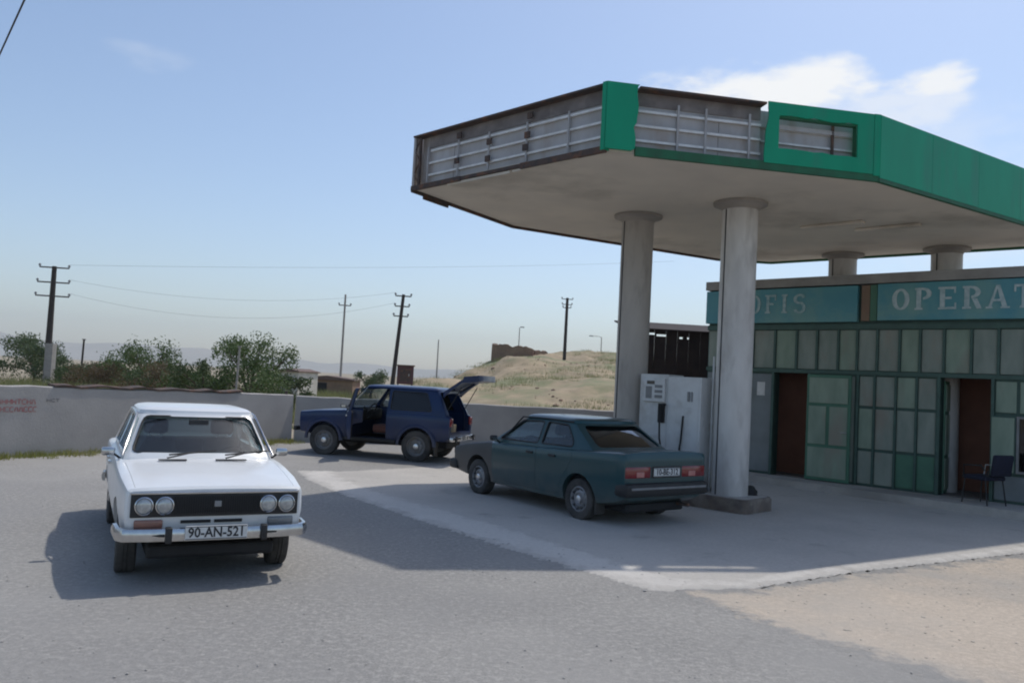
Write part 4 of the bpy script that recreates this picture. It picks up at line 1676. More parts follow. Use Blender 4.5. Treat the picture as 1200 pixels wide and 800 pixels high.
SER = .055


def glyph(ch, W, H, t):
    """list of polygons (x,z) for a slab-serif letter"""
    P = []
    def rect(x0, z0, x1, z1):
        P.append([(x0, z0), (x1, z0), (x1, z1), (x0, z1)])
    def stem(x, z0=0, z1=None, s=True):
        z1 = H if z1 is None else z1
        rect(x, z0 + (.04 if s else 0), x + t, z1 - (.04 if s else 0))
        if s:
            rect(x - .03, z0, x + t + .03, z0 + .038)
            rect(x - .03, z1 - .038, x + t + .03, z1)
    def arc(cx, cz, rx, rz, a0, a1, n=10, th=t):
        for i in range(n):
            b0, b1 = R(a0 + (a1 - a0) * i / n), R(a0 + (a1 - a0) * (i + 1) / n)
            def q(b, k):
                return (cx + (rx - k * th) * math.cos(b), cz + (rz - k * .045) * math.sin(b))
            P.append([q(b0, 0), q(b1, 0), q(b1, 1), q(b0, 1)])
    if ch == 'O':
        arc(W / 2, H / 2, W / 2, H / 2, 0, 360, 20)
    elif ch == 'I':
        stem(W / 2 - t / 2)
    elif ch in 'FE':
        stem(.03)
        rect(.03 + t + .031, H - .045, W - .02, H); rect(W - .05, H - .12, W - .02, H - .046)
        rect(.03 + t + .001, H * .5 - .02, W * .72, H * .5 + .022)
        if ch == 'E':
            rect(.03 + t + .031, 0, W - .01, .045); rect(W - .04, .046, W - .01, .12)
    elif ch in 'PR':
        stem(.03)
        arc(.03 + t + .03, H * .73, W - t - .08, H * .27, -90, 90, 9)
        if ch == 'R':
            P.append([(.03 + t + .04, H * .45), (.03 + t + .04 + t, H * .45), (W, 0), (W - t, 0)])
    elif ch == 'A':
        P.append([(.0, 0), (t * .6, 0), (W / 2, H * .92), (W / 2 - t * .3, H)])
        P.append([(W - t, 0), (W, 0), (W / 2 + t * .4, H), (W / 2 - t * .28, H)])
        rect(W * .27, H * .3, W * .70, H * .3 + .04)
        rect(-.03, -.001, t * .9, .03); rect(W - t - .03, -.001, W + .03, .03)
    elif ch == 'T':
        stem(W / 2 - t / 2, 0, H - .001)
        rect(.0, H - .045, W / 2 - t / 2 - .031, H); rect(W / 2 + t / 2 + .031, H - .045, W, H)
        rect(.0, H - .13, .03, H - .046); rect(W - .03, H - .13, W, H - .046)
    elif ch == 'S':
        arc(W / 2, H * .73, W / 2, H * .27, 20, 270, 12)
        arc(W / 2, H * .27, W / 2, H * .27 + .02, -160, 90, 12)
    return P


def lettering(word, x, z, H, W, pitch, t, material, board, y):
    for i, ch in enumerate(word):
        bm = BM()
        for k, poly in enumerate(glyph(ch, W if ch != 'I' else W * .5, H, t)):
            yy = y - .0006 * (k % 5)
            prism([(x + a, z + b) for a, b in poly], 'Y', yy - .012, yy, bm=bm)
        obj('letter', bm, material, board)
        x += pitch if ch != 'I' else pitch * .72


lettering('OFIS', .30, 3.60, .40, .27, .37, .07, M_LETTERF, sb1, -.0915)
lettering('OPERATOR', 3.30, 3.61, .42, .32, .413, .085, M_LETTER, sb2, -.0915)

# ----- things at the second door
pc = ground(1152, 590, .148)
ch = empty('office_chair', (pc.x, pc.y, .148), R(200), 'dark navy padded chair on thin metal legs outside the right-hand doorway', 'chair')


def chbox(name, material, a, b, bevel=.02, mtx=None):
    bm = BM()
    box2(bm, a, b, bevel, mtx)
    return obj(name, bm, material, ch, sm=40)


chbox('seat', M_CHAIR, (-.24, -.24, .42), (.24, .24, .50), .03)
chbox('backrest', M_CHAIR, (-.23, .20, .55), (.23, .26, .92), .03, Matrix.Translation((0, .02, 0)) @ Matrix.Rotation(R(-8), 4, 'X'))
for sx in (-1, 1):
    for y0, y1 in ((-.20, -.24), (.20, .26)):
        bm = BM(); tube(bm, [(sx * .2, y0, .44), (sx * .22, y1, 0)], .012, 7); obj('leg', bm, M_TRIM, ch, sm=60)
    bm = BM(); tube(bm, [(sx * .235, -.2, .44), (sx * .26, -.18, .66), (sx * .26, .16, .68), (sx * .235, .21, .60)], .013, 7); obj('armrest', bm, M_STEEL if sx < 0 else M_TRIM, ch, sm=60)
    bm = BM(); tube(bm, [(sx * .2, .2, .44), (sx * .2, .25, .60)], .012, 7); obj('back_post', bm, M_TRIM, ch, sm=60)


# ================================================================== CARS
# local axes: x forward, y left, z up, origin on the ground between the axles
def body_solid(st):
    rings = []
    for (x, w, zb, zs, zt) in st:
        half = [(0, zb), (.80 * w, zb), (.93 * w, zb + .035), (.98 * w, zb + (zs - zb) * .28), (1.0 * w, zb + (zs - zb) * .55), (.998 * w, zs - .13),
                (.993 * w, zs - .030), (.980 * w, zs - .004), (.94 * w, zs + (zt - zs) * .32), (.62 * w, zt - .006), (.3 * w, zt - .001), (0, zt)]
        ring = [(x, y, z) for y, z in half] + [(x, -y, z) for y, z in half[-2:0:-1]]
        rings.append(ring)
    return loft(rings)


def gh_ring(z, xf, xr, hw, bow, bowr, k=1.0):
    bow, bowr, e1, e2 = bow * k, bowr * k, .025 * k, .09 * k
    f = [(xf, 0), (xf - bow * .16, .4 * hw), (xf - bow * .56, .75 * hw), (xf - bow * .85, .92 * hw), (xf - bow - e1, .985 * hw), (xf - bow - e2, hw)]
    b = [(xr, 0), (xr + bowr * .16, .4 * hw), (xr + bowr * .56, .75 * hw), (xr + bowr * .85, .92 * hw), (xr + bowr + e1, .985 * hw), (xr + bowr + e2, hw)][::-1]
    a0, b0 = f[-1][0], b[0][0]
    mid = [(a0 + (b0 - a0) * k / 4, hw + .008 * math.sin(math.pi * k / 4)) for k in (1, 2, 3)]
    half = f + mid + b
    return [(x, y, z) for x, y in half] + [(x, -y, z) for x, y in half[-2:0:-1]]


def gh_solid(G, inset=0.0, low=None, mi=0):
    """G: dict(layers=[(z,xf,xr,hw)], crown=height above the roof edge, bow, bowr)"""
    rings = []
    i = inset
    if low:
        for (z, xf, xr, hw) in low:
            rings.append(gh_ring(z, xf, xr, hw, .02, .02))
    for k, (z, xf, xr, hw) in enumerate(G['layers']):
        if low and k == 0:
            continue
        if k == len(G['layers']) - 1:
            z -= i * .8
        rings.append(gh_ring(z, xf - i * 1.3, xr + i * 1.3, hw - i, G['bow'], G['bowr']))
    z, xf, xr, hw = G['layers'][-1]
    c = G['crown']
    for dx, dw, fz in ((.012, .014, .40), (.045, .045, .66), (.13, .12, .84), (.32, .30, .96), (.45, .42, 1.0)):
        rings.append(gh_ring(z - i + c * fz, xf - dx - i, xr + dx + i, hw - dw - i, G['bow'] * .9, G['bowr'] * .9, .35 if dx > .4 else .8 if dx > .3 else 1.0))
    return loft(rings, mi)


def tyre_mesh(r, w, rr):
    bm = BM()
    h = w / 2
    prof = [(rr, -h * .82), (rr + .015, -h * .95), (r * .86, -h * 1.02), (r * .95, -h * .96), (r * .99, -h * .82), (r, -h * .6), (r, -h * .22), (r - .008, -h * .2), (r - .008, -h * .16), (r, -h * .14),
            (r, h * .14), (r - .008, h * .16), (r - .008, h * .2), (r, h * .22), (r, h * .6), (r * .99, h * .82), (r * .95, h * .96), (r * .86, h * 1.02), (rr + .015, h * .95), (rr, h * .82)]
    n = 36
    rings = []
    for q, y in prof:
        rings.append([bm.verts.new((q * math.cos(2 * math.pi * j / n), y, q * math.sin(2 * math.pi * j / n))) for j in range(n)])
    rings.append(rings[0])
    for a, b in zip(rings, rings[1:]):
        for j in range(n):
            bm.faces.new((a[j], a[(j + 1) % n], b[(j + 1) % n], b[j]))
    me = finish(bm)
    smooth(me, 30)
    return me


def rim_mesh(rr, w, style, nh=8):
    """outer face towards +y"""
    bm = BM()
    h = w / 2
    if style == 'dish':
        prof = [(rr, -h * .8), (rr, h * .80), (rr - .012, h * .86), (rr - .022, h * .80), (rr - .03, h * .38), (rr * .72, h * .30), (rr * .60, h * .48), (rr * .40, h * .52), (rr * .36, h * .40), (.06, h * .40), (.05, h * .3)]
    else:
        prof = [(rr, -h * .8), (rr, h * .80), (rr - .012, h * .86), (rr - .022, h * .80), (rr - .03, h * .55), (rr * .80, h * .42), (rr * .66, h * .62), (rr * .5, h * .66), (rr * .42, h * .55), (.07, h * .55), (.05, h * .5)]
    lathe(bm, prof, 32, 'Y')
    me = finish(bm)
    for k in range(nh):
        a = 2 * math.pi * (k + .5) / nh
        q = BM()
        fr = .70 if style == 'dish' else .79
        lathe(q, [(.021, h * .12), (.021, h)], 10, 'Y', (rr * fr * math.cos(a), 0, rr * fr * math.sin(a)))
        bmesh.ops.recalc_face_normals(q, faces=q.faces)
        for f in q.faces:
            f.material_index = 1
        me = boolean(me, q, 'DIFFERENCE')
    me.materials.clear()
    smooth(me, 30)
    return me


def hub_mesh(w, rad=.055, d=.03):
    bm = BM()
    lathe(bm, [(.10, -w * .45), (.10, w * .10), (rad, w * .12), (rad, w * .28), (rad * .9, w * .28 + d), (rad * .5, w * .28 + d * 1.3)], 20, 'Y')
    me = finish(bm)
    smooth(me, 35)
    return me


def rbox(a, b, bev=.02, mtx=None):
    bm = BM()
    box2(bm, a, b, bev, mtx)
    return bm


def seat(car, x, y, material, w=.46, high=False):
    s = obj('seat', rbox((x - .26, y - w / 2, .36), (x + .26, y + w / 2, .54), .05), material, car, sm=50)
    mt = Matrix.Translation((x - .24, y, .50)) @ Matrix.Rotation(R(-14), 4, 'Y')
    obj('backrest', rbox((-.07, -w / 2 + .02, 0), (.07, w / 2 - .02, .56), .05, mt), material, s, sm=50)
    obj('headrest', rbox((-.05, -.13, .60), (.05, .13, .76), .04, mt), material, s, sm=50)
    bm = BM()
    for q in (-.06, .06):
        tube(bm, [mt @ Vector((0, q, .5)), mt @ Vector((0, q, .64))], .008, 6)
    obj('headrest_post', bm, M_STEEL, s)
    return s


def cut2(shell, poly, axis, lo, hi, gap=.004, rnd=.05):
    """take a piece out of the shell; returns (piece, rest)"""
    p = roundpoly(poly, rnd) if rnd else poly
    piece = boolean(shell.copy(), prism(grow(p, -gap), axis, lo, hi, 1), 'INTERSECT')
    rest = boolean(shell, prism(p, axis, lo, hi, 1), 'DIFFERENCE')
    return piece, rest


def outline(poly, axis, hfun, rad, n=5):
    """closed tube along a polygon; hfun gives the third coordinate"""
    pts = [Vector((p[0], hfun(p), p[1])) if axis == 'Y' else Vector((hfun(p), p[0], p[1])) for p in poly]
    bm = BM()
    k = len(pts)
    rings = []
    for i in range(k):
        d = (pts[(i + 1) % k] - pts[i - 1]).normalized()
        a = Vector((0, 1, 0)) if axis == 'Y' else Vector((1, 0, 0))
        x = d.cross(a).normalized()
        y = d.cross(x)
        rings.append([bm.verts.new(pts[i] + (x * math.cos(t) + y * math.sin(t)) * rad) for t in [2 * math.pi * j / n for j in range(n)]])
    for i in range(k):
        a, b = rings[i], rings[(i + 1) % k]
        for j in range(n):
            bm.faces.new((a[j], a[(j + 1) % n], b[(j + 1) % n], b[j]))
    return bm


def plate(car, c, face, text, w=.50, h=.112, tilt=0):
    """number plate at c, facing +x or -x"""
    mt = Matrix.Translation(c) @ Matrix.Rotation(R(tilt), 4, 'Y') @ (Matrix.Identity(4) if face > 0 else Matrix.Rotation(math.pi, 4, 'Z'))
    p = obj('number_plate', rbox((-.006, -w / 2, -h / 2), (.006, w / 2, h / 2), .004, mt), M_PLATE, car)
    bm = BM()
    for a, b in (((.0062, -w / 2 + .004, h / 2 - .011), (.0075, w / 2 - .004, h / 2 - .005)), ((.0062, -w / 2 + .004, -h / 2 + .005), (.0075, w / 2 - .004, -h / 2 + .011))):
        box2(bm, a, b, 0, mt)
    obj('border', bm, M_INK, p)
    tm = text_mesh(text, h * .98, .001, .0022)
    tm.transform(mt @ Matrix.Translation((.0075, 0.0, 0)) @ Matrix(((0, 0, 1, 0), (1, 0, 0, 0), (0, 1, 0, 0), (0, 0, 0, 1))) @ Matrix.Scale(.92, 4, (1, 0, 0)))
    tm.materials.clear()
    obj('lettering', tm, M_INK, p)
    return p


def wheels(car, xf, xr, tr, r, w, rr, rim_m, style, steer=0.0, holes=8, hub=M_HUB, tyre_m=M_RUBBER, hubr=.055):
    tm, rm, hm = tyre_mesh(r, w, rr), rim_mesh(rr, w, style, holes), hub_mesh(w, hubr)
    for me, q in ((tm, tyre_m), (rm, rim_m), (hm, hub)):
        me.materials.append(q)
    rm.materials.append(M_BLACK)
    for x, st in ((xf, steer), (xr, 0)):
        for s in (1, -1):
            h = bpy.data.objects.new('wheel', hm)
            COL.objects.link(h)
            h.parent = car
            h.location = (x, s * tr / 2, r - .006)
            h.rotation_euler = (0, random.uniform(0, 6), st + (0 if s > 0 else math.pi))
            for nm, me in (('tyre', tm), ('rim', rm)):
                c = bpy.data.objects.new(nm, me)
                COL.objects.link(c)
                c.parent = h


def build_shell(spec, paint):
    A = to_mesh(body_solid(spec['st']))
    G = spec['gh']
    A = boolean(A, gh_solid(G), 'UNION')
    A = boolean(A, gh_solid(G, .045, spec['low'], 1), 'DIFFERENCE')
    for poly in spec['side']:
        A = boolean(A, prism(roundpoly(poly, .045), 'Y', -1.3, 1.3, 1), 'DIFFERENCE')
    for poly, lo, hi in spec['ends']:
        A = boolean(A, prism(roundpoly(poly, .06), 'X', lo, hi, 1), 'DIFFERENCE')
    r = spec['r'] + spec.get('arch', .065)
    for x in spec['ax']:
        for s in (1, -1):
            bm = BM()
            y0, y1 = (spec['well'], 1.2) if s > 0 else (-1.2, -spec['well'])
            lathe(bm, [(r, y0), (r, y1)], 32, 'Y', (x, 0, spec['r'] + .01))
            bmesh.ops.recalc_face_normals(bm, faces=bm.faces)
            for f in bm.faces:
                f.material_index = 1
            A = boolean(A, bm, 'DIFFERENCE')
    return A


def panes(spec):
    """glass pieces cut from a thin inset skin of the greenhouse"""
    G = spec['gh']
    skin = to_mesh(gh_solid(G, .014))
    skin = boolean(skin, gh_solid(G, .022, [(G['layers'][0][0] - .05, G['layers'][0][1] - .03, G['layers'][0][2] + .03, G['layers'][0][3] - .023)]), 'DIFFERENCE')
    out = {'side': [], 'ends': []}
    for poly in spec['side']:
        for s in (1, -1):
            lo, hi = (.3, 1.3) if s > 0 else (-1.3, -.3)
            out['side'].append((boolean(skin.copy(), prism(grow(roundpoly(poly, .045), .006), 'Y', lo, hi), 'INTERSECT'), s))
    for poly, lo, hi in spec['ends']:
        out['ends'].append(boolean(skin.copy(), prism(grow(roundpoly(poly, .06), .006), 'X', lo, hi), 'INTERSECT'))
    return out


def put(name, me, mats, car, sm=32):
    me.materials.clear()
    return obj(name, me, mats, car, sm=sm)


def mirror(car, x, y, z, s, material):
    o = obj('wing_mirror', rbox((x - .03, y + s * .02, z + .015), (x + .03, y + s * .15, z + .095), .025), material, car, sm=40)
    bm = BM(); tube(bm, [(x, y - s * .04, z - .02), (x, y + s * .03, z + .03)], .012, 6)
    obj('mirror_stem', bm, M_TRIM, o)
    bm = BM(); box2(bm, (x - .034, y + s * .04, z + .03), (x - .0305, y + s * .13, z + .08)); obj('mirror_glass', bm, M_CHROME, o)
    return o


def gh_y(G, z):
    (z0, _, _, w0), (z1, _, _, w1) = G['layers'][-2], G['layers'][-1]
    t = (z - z0) / (z1 - z0)
    return w0 + (w1 - w0) * t


def dash_and_wheel(car, x, y, z, w):
    obj('dashboard', rbox((x - .05, -w, z - .28), (x + .28, w, z - .02), .05), M_CABIN, car, sm=50)
    bm = BM()
    n = 24
    mt = Matrix.Translation((x - .22, y, z - .06)) @ Matrix.Rotation(R(-28), 4, 'Y')
    pts = [mt @ Vector((0, .19 * math.cos(2 * math.pi * k / n), .19 * math.sin(2 * math.pi * k / n))) for k in range(n + 1)]
    tube(bm, pts, .015, 6, cap=False)
    tube(bm, [mt @ Vector((0, -.18, 0)), mt @ Vector((0, .18, 0))], .018, 6)
    tube(bm, [mt @ Vector((0, 0, 0)), mt @ Vector((.2, 0, -.02))], .028, 6)
    obj('steering_wheel', bm, M_TRIM, car, sm=60)


# ------------------------------------------------------------------ white sedan
def white_sedan():
    xf, xr = 1.27, -1.154
    c = Vector((-3.335, 8.68, 0))
    hd = Vector((math.cos(-1.085), math.sin(-1.085), 0))
    car = empty('white_sedan', (c.x, c.y, 0), math.atan2(hd.y, hd.x), 'white four-door sedan with four round headlamps and a chrome bumper, facing out', 'car', 'cars in the station yard')
    car.scale = (1, .95, 1)
    G = dict(layers=[(.80, .86, -1.40, .745), (.925, .76, -1.31, .735), (1.335, .30, -.92, .595)], crown=.075, bow=.10, bowr=.08)
    sideF = [(.60, .965), (.235, 1.30), (-.27, 1.312), (-.27, .965)]
    sideR = [(-.335, .965), (-.335, 1.312), (-.84, 1.30), (-1.06, .965)]
    spec = dict(st=[(1.935, .735, .42, .785, .80), (1.915, .755, .38, .80, .82), (1.5, .79, .30, .845, .875), (1.0, .806, .24, .88, .915), (.75, .806, .24, .895, .93), (0, .808, .24, .905, .93),
                    (-1.25, .806, .24, .905, .94), (-1.7, .80, .28, .89, .935), (-2.05, .785, .36, .87, .915), (-2.08, .76, .40, .84, .88)],
                gh=G, low=[(.28, .80, -1.20, .70), (.90, .68, -1.22, .69)], side=[sideF, sideR],
                ends=[([(-.655, .975), (.655, .975), (.535, 1.308), (-.535, 1.308)], .16, 1.1), ([(-.62, .99), (.62, .99), (.515, 1.295), (-.515, 1.295)], -1.6, -.80)],
                r=.29, ax=(xf, xr), well=.52, arch=.06)
    S = build_shell(spec, M_CARW)
    hoodp = [(1.90, -.68), (1.90, .68), (.84, .72), (.84, -.72)]
    hood, S = cut2(S, hoodp, 'Z', .80, 1.1, .003, .03)
    bootp = [(-1.44, -.66), (-1.44, .66), (-2.04, .68), (-2.04, -.68)]
    boot, S = cut2(S, bootp, 'Z', .83, 1.1, .003, .03)
    doors = []
    fd = [(.66, .33), (.70, .90), (.25, 1.327), (-.30, 1.334), (-.30, .33)]
    rd = [(-.306, .33), (-.306, 1.334), (-.86, 1.327), (-1.08, .93), (-.95, .62), (-.78, .48), (-.72, .33)]
    for poly in (fd, rd):
        for s in (1, -1):
            lo, hi = (.45, 1.3) if s > 0 else (-1.3, -.45)
            d, S = cut2(S, poly, 'Y', lo, hi, .003, .02)
            doors.append((d, s, poly is fd))
    put('body_shell', S, [M_CARW, M_CABIN], car)
    put('bonnet', hood, [M_CARW, M_CABIN], car)
    put('boot_lid', boot, [M_CARW, M_CABIN], car)
    gl = panes(spec)
    k = 0
    dobj = []
    for d, s, fr in doors:
        o = put('door', d, [M_CARW, M_CABIN], car)
        dobj.append(o)
        poly = sideF if fr else sideR
        gm = gl['side'][(0 if fr else 2) + (0 if s > 0 else 1)][0]
        put('window', gm, [M_GLASS], o)
        obj('handle', rbox(((-.16 if fr else -.62) - .08, s * .803, .79), ((-.16 if fr else -.62) + .08, s * .835, .815), .006), M_CHROME, o)
        obj('window_trim', outline(roundpoly(poly, .045), 'Y', lambda p: s * (gh_y(G, p[1]) + .006), .009), M_CHROME, o, sm=60)
    put('windscreen', gl['ends'][0], [M_GLASS], car)
    put('rear_window', gl['ends'][1], [M_GLASS], car)
    # gutters
    for s in (1, -1):
        bm = BM()
        tube(bm, [(.66, s * .738, .95), (.24, s * .605, 1.328), (0, s * .61, 1.342), (-.6, s * .61, 1.342), (-.90, s * .605, 1.328), (-1.22, s * .735, .96)], .010, 6)
        obj('roof_gutter', bm, M_CHROME, car, sm=60)
        bm = BM(); tube(bm, [(1.72, s * .795, .60), (1.2, s * .812, .60), (0, s * .816, .60), (-1.2, s * .812, .60), (-2.0, s * .79, .60)], .010, 6)
    # windscreen surround
    obj('windscreen_seal', outline(roundpoly([(-.655, .975), (.655, .975), (.535, 1.308), (-.535, 1.308)], .06), 'X', lambda p: .745 - (p[1] - .93) * 1.10 - .10 * (p[0] / .7) ** 2 + .012, .010), M_TRIM, car, sm=60)
    # black grille panel
    g = obj('grille', rbox((1.93, -.71, .575), (1.952, .71, .765), .008), M_TRIM, car, sm=40)
    bm = BM()
    for k in range(38):
        y = -.36 + .72 * k / 37
        box2(bm, (1.9525, y - .004, .60), (1.962, y + .004, .745))
    obj('grille_slats', bm, M_BLACK, g)
    obj('grille_frame', rbox((1.9525, -.715, .765), (1.968, .715, .782), .004), M_CHROME, g)
    obj('emblem', rbox((1.9625, -.03, .655), (1.972, .03, .705), .004), M_GREYPL, g)
    for y in (-.605, -.44, .44, .605):
        bm = BM()
        lathe(bm, [(.076, 1.9525), (.076, 1.972), (.067, 1.978), (.065, 1.966)], 24, 'X', (0, y, .672))
        h = obj('headlamp', bm, M_CHROME, car, sm=40)
        bm = BM()
        lathe(bm, [(.065, 1.9665), (.061, 1.974), (.042, 1.982), (.01, 1.985)], 24, 'X', (0, y, .672))
        obj('lamp_lens', bm, M_LAMP, h, sm=60)
    for s in (1, -1):
        o = obj('indicator', rbox((1.90, s * .56 - .115, .485), (1.955, s * .56 + .115, .555), .012), M_AMBER if s < 0 else M_CLEARL, car, sm=40)
        o['label'] = 'faded reddish indicator lens' if s < 0 else 'smoky grey indicator lens'
    bm = BM()
    for a, b in (((1.9362, -.30, .52), (1.945, -.05, .545)), ((1.9362, -.02, .52), (1.945, .22, .545))):
        box2(bm, a, b)
    obj('valance_slot', bm, M_BLACK, car)
    # bumpers
    for sg, x0, nm in ((1, 2.0, 'front_bumper'), (-1, -2.13, 'rear_bumper')):
        bm = BM()
        path = [(x0 - sg * .32, -.815), (x0 - sg * .10, -.80), (x0 - sg * .03, -.755), (x0, -.58), (x0 + sg * .02, -.3), (x0 + sg * .025, 0), (x0 + sg * .02, .3), (x0, .58), (x0 - sg * .03, .755), (x0 - sg * .10, .80), (x0 - sg * .32, .815)]
        sec = [(-.02, -.055), (.010, -.05), (.022, -.02), (.022, .02), (.010, .05), (-.02, .055)]
        rings = []
        for i, (px, py) in enumerate(path):
            a, b = Vector(path[max(0, i - 1)]), Vector(path[min(len(path) - 1, i + 1)])
            t = (b - a).normalized()
            nn = Vector((t.y, -t.x)) * (1 if sg > 0 else -1)
            if nn.x * sg < 0 and abs(nn.x) > .1:
                nn = -nn
            if abs(nn.x) <= .1 and nn.y * py < 0:
                nn = -nn
            rings.append([bm.verts.new((px + nn.x * q, py + nn.y * q, .44 + z)) for q, z in sec])
        for a, b in zip(rings, rings[1:]):
            for j in range(6):
                bm.faces.new((a[j], a[(j + 1) % 6], b[(j + 1) % 6], b[j]))
        bm.faces.new(rings[0]); bm.faces.new(rings[-1][::-1])
        bp = obj(nm, bm, M_CHROME, car, sm=40)
        for y in (-.40, .40):
            obj('overrider', rbox((x0 + sg * .02 - .035, y - .028, .375), (x0 + sg * .02 + .045 * 1, y + .028, .505), .012), M_TRIM, bp, sm=40)
        for q in (-1, 1):
            bm = BM(); tube(bm, [(x0 - sg * .02, q * .70, .44), (x0 + sg * .034, q * .43, .44)], .012, 5)
            obj('rubbing_strip', bm, M_TRIM, bp, sm=60)
    plate(car, (2.06, -.01, .458), 1, '90-AN-521', .52, .115)
    plate(car, (-2.17, 0, .50), -1, '90-AN-521', .52, .115)
    for s in (1, -1):
        obj('tail_lamp', rbox((-2.10, s * .60 - .13, .64), (-2.07, s * .60 + .13, .78), .01), M_RED, car, sm=40)
        mirror(car, .52, s * .78, .92, s, M_CHROME)
    # wipers
    for y0, y1 in ((.22, .60), (-.34, .08)):
        w = BM()
        tube(w, [(.86, y0, .945), (.79, (y0 + y1) / 2, .985), (.76, y1 - .06, 1.0)], .008, 5)
        o = obj('wiper', w, M_TRIM, car, sm=60)
        w = BM()
        tube(w, [(.815, (y0 + y1) / 2 - .19, .972), (.745, y1 + .06, 1.005)], .008, 5)
        obj('wiper_blade', w, M_BLACK, o)
    bm = BM(); box2(bm, (.86, -.42, .928), (.92, -.16, .936)); box2(bm, (.86, .12, .928), (.92, .42, .936))
    obj('cowl_vent', bm, M_BLACK, car)
    seat(car, .02, .36, M_SEAT); seat(car, .02, -.36, M_SEAT)
    rs = obj('rear_bench', rbox((-1.0, -.60, .36), (-.55, .60, .56), .05), M_SEAT, car, sm=50)
    obj('backrest', rbox((-1.16, -.60, .50), (-.98, .60, 1.0), .05), M_SEAT, rs, sm=50)
    dash_and_wheel(car, .62, .36, .90, .66)
    bm = BM(); tube(bm, [(.26, 0, 1.335), (.34, 0, 1.28)], .008, 5); box(bm, (.36, 0, 1.255), (.03, .20, .055), bevel=.01)
    obj('rear_view_mirror', bm, M_TRIM, car, sm=40)
    wheels(car, xf, xr, 1.365, .29, .175, .175, M_RIM, 'steel', steer=R(-3))
    obj('underbody', rbox((-1.9, -.55, .20), (1.8, .55, .31), .03), M_BLACK, car)
    return car


white_sedan()


